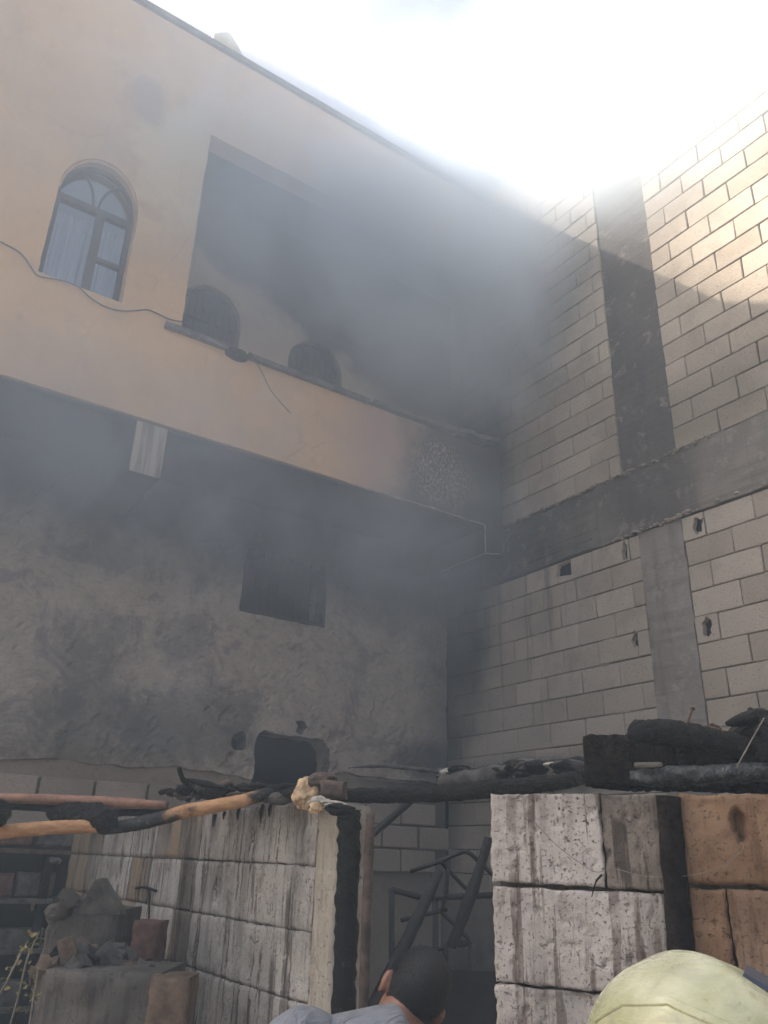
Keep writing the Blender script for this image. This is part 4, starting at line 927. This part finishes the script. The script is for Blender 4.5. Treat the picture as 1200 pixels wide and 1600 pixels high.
# burnt shelves along the foot of the house
t = thing('burnt_shelf', 'sooty shelves with scattered bricks in the dark corner behind the low wall', 'shelf', (1.1, 6.2, .1))
part('dark_backdrop', box_me('dark_backdrop', -1.5, 2.6, 6.42, 6.45, .1, 2.12, M['soot']), t)  # soot-black backdrop; the dark of the interior is put into its colour
for z in (2.03, 1.72, 1.42, 1.1): part('shelf_board', tf(box_me('shelf_board', 0, 3.6, 0, .35, 0, .028, M['brownwood' if z > 2 else 'rubble'], .004), Matrix.Translation((-1.0, 6.0, z)) @ Matrix.Rotation(R(rt.uniform(-.6, .6)), 4, 'Y')), t)
for x in (-.9, 1.42, 2.5): part('shelf_post', box_me('shelf_post', x, x+.05, 6.02, 6.07, .1, 2.02, M['char']), t)
bl_ = [(1.08, 2.06, .24, .10, 'brick'), (1.36, 2.06, .32, .10, 'rubble'), (1.75, 2.06, .12, .08, 'char'), (1.93, 2.06, .16, .07, 'brick'), (1.10, 1.75, .16, .14, 'brick'), (1.28, 1.75, .24, .15, 'rubble'), (1.62, 1.75, .1, .1, 'char'), (1.2, 1.45, .3, .12, 'rubble'), (1.6, 1.45, .2, .10, 'soot'), (1.3, 1.13, .26, .15, 'rubble')]
for i, (x, z, w, h, mt_) in enumerate(bl_):
    item('brick', tf(near_mesh(w, h, .12, M[mt_], i*3.1, .016, .008, .006), Matrix.Translation((x, 6.05+.02*(i % 3), z))),
         ('reddish brick on the top shelf board nearest the photo edge', 'long grey block on the top shelf board', 'black lump beside the long block on the top shelf', 'reddish brick at the wall end of the top shelf', 'reddish brick on the second shelf board', 'grey block beside the brick on the second shelf', 'black brick on the second shelf', 'long grey block on the third shelf', 'black brick on the third shelf', 'grey block on the lowest shelf')[i], 'brick')
item('pale_stone', tf(rock('pale_stone', (.035, .03, .02), 44, M['lowconc'], 1, 3, .4), Matrix.Translation((1.241, 5.050, 1.985))), 'small grey stone lying on the sooty shelf edge', 'stone')
# dry creeper
lf = m_simple('dry_leaf', (.17, .14, .055), .7, .4, 30)
t = thing('creeper', 'thin creeper with small yellow dry leaves climbing over the low wall', 'plant', (0.673, 2.821, 1.582))
stem_pts = [[(0.643, 2.828, 1.521), (0.657, 2.824, 1.646), (0.663, 2.823, 1.744), (0.696, 2.867, 1.816)], [(0.592, 2.788, 1.654), (0.611, 2.784, 1.701), (0.636, 2.809, 1.755), (0.657, 2.825, 1.794)], [(0.677, 2.717, 1.537), (0.686, 2.766, 1.652), (0.697, 2.815, 1.727)]]
for s_ in stem_pts: part('stem', tube('stem', s_, [.003]*(len(s_)-1)+[.0015], M['wire'], 5, 0, 0, 5), t)
leafm = mk('leaf', [(0, 0, 0), (.011, .012, .003), (.009, .028, .001), (0, .036, -.003), (-.009, .028, .002), (-.011, .012, .004)], [(0, 1, 2, 3), (0, 3, 4, 5)], lf)
for i in range(60):
    s_ = stem_pts[i % 3]; k = rt.uniform(.3, len(s_)-1.01); a, b_ = Vector(s_[int(k)]), Vector(s_[int(k)+1]); p_ = a.lerp(b_, k % 1)
    o = ob('leaf', leafm, t, p_+Vector((rt.uniform(-.02, .02), rt.uniform(-.02, .02), rt.uniform(-.02, .02)))); o.rotation_euler = (rt.uniform(-1, 1), rt.uniform(-1, 1), rt.uniform(0, 6)); o.scale = (rt.uniform(.35, .8),)*3

# ------------------------------------------------------------------ cables and roof things
def wig(pts): return [Vector(p_) for p_ in pts]
item('wall_cable', tube('wall_cable', wig([(-.6, 5.645, 6.42), (.0, 5.645, 6.27), (.2, 5.645, 6.25), (.35, 5.645, 6.22), (.44, 5.645, 6.14), (.51, 5.645, 6.08), (.66, 5.64, 6.11), (.80, 5.64, 6.115), (.9, 5.64, 6.06), (1.03, 5.645, 6.03), (1.15, 5.645, 6.045), (1.27, 5.645, 6.10), (1.36, 5.645, 6.15), (1.45, 5.645, 6.15), (1.55, 5.645, 6.14), (1.66, 5.64, 6.16)]), .0055, M['cable'], 6, 0, 0, 5), 'thin dark cable sagging along the peach wall below the arched window', 'cable')
item('hanging_wire', tube('hanging_wire', wig([(2.27, 5.60, 6.09), (2.34, 5.605, 6.02), (2.42, 5.61, 5.92), (2.47, 5.61, 5.84), (2.53, 5.61, 5.77), (2.62, 5.61, 5.70), (2.72, 5.61, 5.63)]), .0042, M['cable'], 6, 0, 0, 5), 'loose wire hanging down from the sooty ledge over the peach parapet', 'wire')
t = thing('roof_tank', 'small white water tank on a steel stand at the roof edge', 'tank', (2.05, 6.2, 9.53))
part('tank', tube('tank', [(1.70, 6.0, 10.04), (1.73, 6.0, 10.04), (2.02, 6.2, 10.02), (2.05, 6.2, 10.02)], [.07, .13, .13, .07], M['tank'], 20, 0, 0, 4), t)
for a, b_ in (((2.14, 6.15, 9.53), (2.02, 6.1, 9.98)), ((2.03, 6.2, 9.53), (2.08, 6.2, 9.95)), ((1.78, 6.1, 9.53), (1.75, 6.05, 9.95)), ((2.22, 6.0, 9.53), (2.04, 6.0, 10.0))):
    part('stand_leg', tube('stand_leg', [a, b_], .014, M['cable'], 6, 0, 0, 1), t)
item('roof_tile', tf(rock('roof_tile', (.10, .09, .06), 6, M['terracotta'], 1, 3, .3), Matrix.Translation((4.93, 5.72, 9.56))), 'orange clay tile lump at the roof corner in the smoke', 'tile')
H_('rear_wall', box_me('rear_wall', -5, XB-.01, 11.8, 12, .1, 9.46, M['facade']))

# ------------------------------------------------------------------ people
def ell(c_, r, axes=None, seg=20):
    b_ = bmesh.new(); bmesh.ops.create_uvsphere(b_, u_segments=seg, v_segments=seg//2+2, radius=1)
    me = bpy.data.meshes.new('e'); b_.to_mesh(me); b_.free()
    mt4 = Matrix.Diagonal((*r, 1))
    if axes: mt4 = Matrix((( axes[0][0], axes[1][0], axes[2][0], 0), (axes[0][1], axes[1][1], axes[2][1], 0), (axes[0][2], axes[1][2], axes[2][2], 0), (0, 0, 0, 1))) @ mt4
    me.transform(Matrix.Translation(c_) @ mt4); return me
def fuse(meshes, mat, name, vox=.009, smooth=6):
    """Merge overlapping solids into one continuous skin."""
    me = join(meshes, name); o = bpy.data.objects.new('tmp', me); sc.collection.objects.link(o)
    r_ = o.modifiers.new('r', 'REMESH'); r_.mode = 'VOXEL'; r_.voxel_size = vox
    s_ = o.modifiers.new('s', 'SMOOTH'); s_.iterations = smooth; s_.factor = .5
    bpy.context.view_layer.update(); out = evaluated(o); bpy.data.objects.remove(o)
    out.materials.clear(); out.materials.append(mat); out.polygons.foreach_set('use_smooth', [True]*len(out.polygons)); out.name = name
    return out
g = G('skin'); n_ = g.noise(60, 4, .6); c = g.mix(g.mr(n_, .3, .7), (.30, .15, .10), (.24, .115, .08)); g.b.inputs['Subsurface Weight'].default_value = .08; g.b.inputs['Subsurface Radius'].default_value = (.01, .004, .002); M['skin'] = g.out(c, .5, g.bump(n_, .2, .001))
g = G('black_hair'); n_ = g.noise(190, 3, .6, st=(1, 1, .35)); big_ = g.noise(16, 4, .6); c = g.mix(g.mr(n_, .35, .7), (.002, .002, .003), (.010, .010, .013)); b = g.bump(n_, .8, .004); b = g.bump(big_, .5, .01, b); M['hair'] = g.out(c, .5, b, spec=.4)
g = G('grey_jersey'); n_ = g.noise(5, 5, .6); wv_ = g.noise(300, 2, .5); c = g.mix(g.mr(n_, .3, .7), (.17, .18, .20), (.25, .262, .285)); b = g.bump(g.noise(9, 3, .5, st=(1, 3, 1.5), dist=1.5), .9, .03); b = g.bump(wv_, .3, .002, b); M['jersey'] = g.out(c, .9, b, spec=.1)
M['trousers'] = m_simple('dark_trousers', (.035, .04, .055), .9, .3, 8)
M['turnout'] = m_simple('navy_turnout_coat', (.03, .033, .045), .85, .3, 8)
M['shoe'] = m_simple('black_shoe', (.02, .02, .02), .6)

def person(label, base, hc, ff, up_h, side_h, shoulders, chest, hips, elbows, hands, top_mat, hair_mat, bare_arm=True):
    """Figure standing on base. hc: head centre; ff: facing; up_h/side_h: head's up and left-to-right axes."""
    t = thing('person', label, 'person', base)
    fh = up_h.cross(side_h).normalized()
    if fh.dot(ff) < 0: fh = -fh
    ax = (side_h, fh, up_h); P3 = lambda s, f_, u: hc + side_h*s + fh*f_ + up_h*u
    neck = (shoulders[0]+shoulders[1])/2 + Vector((0, 0, .035))
    prt = [ell(hc+up_h*.02, (.074, .094, .098), ax), ell(P3(0, .02, -.055), (.060, .078, .075), ax), ell(P3(0, .055, -.09), (.036, .042, .034), ax),
           ell(P3(0, .098, -.02), (.015, .018, .028), ax, 12), ell(P3(0, .108, -.033), (.017, .016, .010), ax, 12),          # nose
           ell(P3(0, .088, .022), (.052, .014, .012), ax, 12), ell(P3(0, .092, -.066), (.026, .012, .007), ax, 12), ell(P3(0, .090, -.078), (.024, .012, .007), ax, 12)]
    for s_ in (-1, 1):
        prt += [ell(P3(s_*.079, -.005, -.012), (.009, .019, .031), ax, 14), ell(P3(s_*.086, -.012, -.005), (.008, .015, .024), ax, 14), ell(P3(s_*.080, .0, -.036), (.008, .010, .011), ax, 12)]
        prt += [ell(P3(s_*.031, .078, .004), (.013, .012, .010), ax, 12)]
    prt.append(tube('n', [P3(0, -.022, -.045), P3(0, -.03, -.085)*.6+neck*.4, neck-Vector((0, 0, .02)), chest], [.056, .055, .068, .10], None, 16, sub=5))
    prt.append(tube('t', [chest+Vector((0, 0, .08)), chest, (chest+hips)/2, hips], [.10, .135, .125, .13], None, 18, sub=5))
    dn = Vector((0, 0, -1)); sh_ax = (shoulders[1]-shoulders[0]).normalized()
    for s_, S, E_, Hn in ((-1, shoulders[0], elbows[0], hands[0]), (1, shoulders[1], elbows[1], hands[1])):
        prt.append(tube('a', [chest.lerp(S, .35)+Vector((0, 0, .05)), S, (S+E_)/2, E_, (E_+Hn)/2, Hn], [.07, .058, .048, .040, .036, .026], None, 14, sub=4))
        fd = (Hn-E_).normalized(); sd_ = fd.cross(Vector((0, 0, 1))).normalized()
        prt.append(ell(Hn+fd*.045, (.040, .048, .017), (sd_, fd, sd_.cross(fd)), 14))
        for k, (o_, L) in enumerate(((-.030, .062), (-.010, .075), (.010, .070), (.029, .055))):
            b0 = Hn+fd*.075+sd_*o_; prt.append(tube('f', [b0, b0+fd*L*.5-sd_.cross(fd)*.006, b0+fd*L-sd_.cross(fd)*.022], [.0095, .009, .0075], None, 8, sub=3))
        b0 = Hn+fd*.03-sd_*.035*s_; prt.append(tube('f', [b0, b0-sd_*.022*s_+fd*.03, b0-sd_*.028*s_+fd*.055], [.012, .010, .008], None, 8, sub=3))
    feet = []
    for s_ in (-1, 1):
        hp = hips + sh_ax*.085*s_ - Vector((0, 0, .04)); ft = Vector((base[0], base[1], base[2])) + sh_ax*.12*s_; kn = (hp+ft)/2 + ff*.05
        prt.append(tube('l', [hp+Vector((0, 0, .08)), hp, kn+Vector((0, 0, .03)), kn-Vector((0, 0, .15)), ft+Vector((0, 0, .08))], [.10, .085, .058, .054, .038], None, 14, sub=4)); feet.append((hp, kn, ft))
        prt.append(ell(ft+Vector((0, 0, .04))+ff*.06, (.04, .11, .035), (ff.cross(Vector((0, 0, 1))).normalized(), ff, Vector((0, 0, 1))), 14))
    part('body', fuse(prt, M['skin'], 'body', .0065, 5), t)
    # shirt or coat: a looser skin over trunk and upper arms
    sh = [tube('t', [neck-Vector((0, 0, .012)), chest+Vector((0, 0, .10)), chest, (chest+hips)/2, hips-Vector((0, 0, .08))], [.080, .125, .155, .148, .155], None, 20, sub=5)]
    for S, E_, Hn in ((shoulders[0], elbows[0], hands[0]), (shoulders[1], elbows[1], hands[1])):
        pts = [neck.lerp(S, .15)-Vector((0, 0, .01)), neck.lerp(S, .55)-Vector((0, 0, .012)), S, S.lerp(E_, .55)]; rr_ = [.075, .073, .076, .066]
        if not bare_arm: pts += [E_, E_.lerp(Hn, .9)]; rr_ += [.06, .05]
        sh.append(tube('a', pts, rr_, None, 16, sub=5)); sh.append(ell(chest.lerp(S, .6)+Vector((0, 0, .01)), (.10, .10, .085)))
    part('shirt' if bare_arm else 'coat', fuse(sh, top_mat, 'shirt', .008, 7), t)
    tr_ = [ell(hips-Vector((0, 0, .02)), (.165, .14, .12))]
    for hp, kn, ft in feet:
        tr_.append(tube('l', [hp+Vector((0, 0, .05)), kn, ft+Vector((0, 0, .06))], [.108, .078, .062], None, 16, sub=5))
        part('shoe', fuse([ell(ft+Vector((0, 0, .045))+ff*.06, (.05, .135, .045), (ff.cross(Vector((0, 0, 1))).normalized(), ff, Vector((0, 0, 1))), 16)], M['shoe'], 'shoe', .012, 3), t)
    part('trousers', fuse(tr_, M['trousers'], 'trousers', .012, 5), t)
    if hair_mat:
        h_ = ell(hc+up_h*.024, (.0795, .098, .096), ax, 40)
        cutp = []
        for v_ in h_.vertices:
            d_ = v_.co-hc; s, f_, u = d_.dot(side_h), d_.dot(fh), d_.dot(up_h)
            lim = -.055 if f_ < -.01 else (-.055+(f_+.01)*1.6)
            if f_ > .055: lim = .05
            w_ = .0015*nz(v_.co.x, v_.co.y, v_.co.z, 60)
            v_.co += d_.normalized()*w_
            if u < lim: v_.co = hc + (v_.co-hc)*.90
        hb = bmesh.new(); hb.from_mesh(h_); hr = random.Random(2); hb.faces.ensure_lookup_table(); fl = list(hb.faces)
        for f_c in fl:
            cc = f_c.calc_center_median(); d_ = cc-hc; rad = (d_.dot(side_h)/.0795)**2+(d_.dot(fh)/.098)**2+(d_.dot(up_h)/.096)**2
            if rad < .88: continue
            n0 = d_.normalized(); vv = [v_.co for v_ in f_c.verts]
            for q_ in range(int(f_c.calc_area()*2.4e5)):
                w1, w2 = hr.random(), hr.random(); p_ = vv[0].lerp(vv[1], w1).lerp(vv[-1].lerp(vv[min(2, len(vv)-1)], w1), w2)
                L_ = .008*hr.uniform(.6, 1.5); dr_ = (n0*.45 - up_h*.8 + Vector((hr.uniform(-.4, .4), hr.uniform(-.4, .4), hr.uniform(-.4, .4)))).normalized(); sd__ = dr_.cross(n0).normalized()*.0005
                a1, a2, a3 = hb.verts.new(p_-sd__-n0*.001), hb.verts.new(p_+sd__-n0*.001), hb.verts.new(p_+dr_*L_); hb.faces.new((a1, a2, a3))
        hb.to_mesh(h_); hb.free()
        part('hair', (h_.materials.append(hair_mat), h_.polygons.foreach_set('use_smooth', [True]*len(h_.polygons)), h_)[2], t)
    return t, fh
rr0 = Vector((c_r.x, c_r.y, 0)).normalized(); ff0 = Vector((c_f.x, c_f.y, 0)).normalized(); zz0 = Vector((0, 0, 1))
hc = Vector((1.437, 1.947, 1.727))
side = (rr0*.84 - zz0*.52 + ff0*.15).normalized(); uph = (rr0*.50 + zz0*.80 - ff0*.02); uph = (uph - side*uph.dot(side)).normalized(); uph = (uph + side.cross(uph).normalized()*0).normalized()
nb = Vector((1.242, 1.864, 1.691))
shl = [nb - rr0*.17 - zz0*.045 - ff0*.03, nb + rr0*.15 - zz0*.14 + ff0*.08]
ch = nb - zz0*.16 + ff0*.03
person('man in a grey t-shirt with short black hair, head bowed at the doorway', (nb.x-.12, nb.y-.1, .1), hc, ff0, uph, side, shl, ch, Vector((nb.x-.1, nb.y-.08, 1.02)),
       [shl[0]-zz0*.27+ff0*.05-rr0*.05, shl[1]-zz0*.25+ff0*.08+rr0*.04], [shl[0]-zz0*.47+ff0*.17, shl[1]-zz0*.42+ff0*.2], M['jersey'], M['hair'])
# firefighter: helmet nearest the lens
hc2 = Vector((0.934, 0.704, 1.788)); sd2 = (rr0*.95+ff0*.3).normalized(); up2 = (zz0 - rr0*.10).normalized(); up2 = (up2 - sd2*up2.dot(sd2)).normalized()
nb2 = hc2 - zz0*.19 - ff0*.02
sh2 = [nb2 - sd2*.19 - zz0*.04, nb2 + sd2*.19 - zz0*.04]
tp, fh2 = person('firefighter in a dark coat and scuffed cream helmet by the short wall', (nb2.x, nb2.y, .1), hc2, ff0, up2, sd2, sh2, nb2-zz0*.18, Vector((nb2.x, nb2.y, .98)),
       [sh2[0]-zz0*.28, sh2[1]-zz0*.28], [sh2[0]-zz0*.5+ff0*.12, sh2[1]-zz0*.5+ff0*.12], M['turnout'], None, False)
g = G('scuffed_cream_shell'); n1 = g.noise(7, 5, .6); n2 = g.noise(26, 5, .7, st=(1, .4, 2.2), dist=1.2); n3 = g.noise(90, 3, .6)
c = g.mix(g.mr(n1, .35, .65), (.30, .30, .16), (.46, .47, .33)); c = g.mix(g.ma('MULTIPLY', g.mr(n2, .5, .7), .4), c, (.17, .175, .12)); c = g.mix(g.ma('MULTIPLY', g.mr(n3, .62, .7), .4), c, (.15, .14, .08))
c = g.mix(g.ma('MULTIPLY', g.mr(g.noise(3.2, 3, .5, off=(5, 1, 0)), .5, .62), .5), c, (.62, .63, .52))
c = g.mix(g.ma('MULTIPLY', g.mr(g.noise(14, 4, .6, st=(1, 2.5, 1), off=(2, 2, 2)), .54, .66), .3), c, (.22, .22, .17))
M['helmet'] = g.out(c, g.mr(n2, .3, .7, .15, .4), g.bump(n2, .25, .002), spec=.5)
M['band'] = m_simple('navy_rubber_band', (.035, .042, .065), .35, .2, 40, spec=.5)
# dome: swept sections, longer front to back, with an overlapping brow plate and a brim
hv, hf = [], []; na, nr = 64, 26
HC = hc2 + up2*.035
def dome(th, ph, k=1.0):
    """th around, ph from the crown down."""
    x, y = math.cos(th), math.sin(th); s_ = math.sin(ph)**.92; u = math.cos(ph)
    lx, ly, h = .128*s_*x, .152*s_*y, .128*(u if u > 0 else u*.6)
    ridge = .006*math.exp(-(x*s_/.16)**2)*max(0, u) ; h += ridge
    return HC + (sd2*lx + fh2*ly)*k + up2*h*k
for i in range(nr+1):
    for j in range(na): hv.append(dome(2*math.pi*j/na, .001+i/nr*R(104)))
for i in range(nr):
    for j in range(na): hf.append((i*na+j, i*na+(j+1) % na, (i+1)*na+(j+1) % na, (i+1)*na+j))
L0 = len(hv)
for j in range(na):                                   # brim: flares out, lower at the back
    th = 2*math.pi*j/na; p_ = dome(th, R(104)); out_ = (sd2*math.cos(th)*.020 + fh2*math.sin(th)*(.03 if math.sin(th) > 0 else .045)); hv.append(p_ + out_ - up2*.018)
for j in range(na): hf.append((nr*na+j, nr*na+(j+1) % na, L0+(j+1) % na, L0+j))
me = fix_normals(mk('shell', hv, hf, M['helmet'], True))
o_ = bpy.data.objects.new('tmp', me); sc.collection.objects.link(o_); s_ = o_.modifiers.new('s', 'SOLIDIFY'); s_.thickness = .004; s_.offset = -1
bpy.context.view_layer.update(); me = evaluated(o_); bpy.data.objects.remove(o_); me.name = 'helmet'
hel = part('helmet', me, tp)
def strip_on(pts_tp, w, th_, mat, name, k=1.012):
    """Raised strip following the dome through (around, down) angles."""
    P_ = []
    for a in range(len(pts_tp)-1):
        for b_ in range(8):
            t_ = b_/8; P_.append((pts_tp[a][0]*(1-t_)+pts_tp[a+1][0]*t_, pts_tp[a][1]*(1-t_)+pts_tp[a+1][1]*t_))
    P_.append(pts_tp[-1]); c_ = [dome(R(a), R(b_), k) for a, b_ in P_]; vs, fs = [], []
    for i, q_ in enumerate(c_):
        tg = (c_[min(i+1, len(c_)-1)]-c_[max(i-1, 0)]).normalized(); nn_ = (q_-HC).normalized(); sd_ = tg.cross(nn_).normalized()
        for s1, h1 in ((-1, -th_), (-1, th_*.3), (-.8, th_), (.8, th_), (1, th_*.3), (1, -th_)): vs.append(q_+sd_*w*s1+nn_*h1)
    for i in range(len(c_)-1):
        for e in range(6): fs.append((i*6+e, i*6+(e+1) % 6, (i+1)*6+(e+1) % 6, (i+1)*6+e))
    fs += [(0, 1, 2, 3, 4, 5), tuple((len(c_)-1)*6+e for e in (5, 4, 3, 2, 1, 0))]
    o = bpy.data.objects.new(name, fix_normals(mk(name, vs, fs, mat, False))); sc.collection.objects.link(o); o.parent = hel
    return o
strip_on([(-66, 27), (-50, 44), (-38, 66), (-30, 96)], .018, .004, M['band'], 'side_band')
strip_on([(165, 62), (185, 50), (215, 46), (245, 56), (262, 74)], .005, .002, M['helmet'], 'brow_ridge', 1.003)
strip_on([(150, 84), (180, 80), (215, 84), (250, 92)], .004, .002, M['helmet'], 'rim_trim', 1.003)
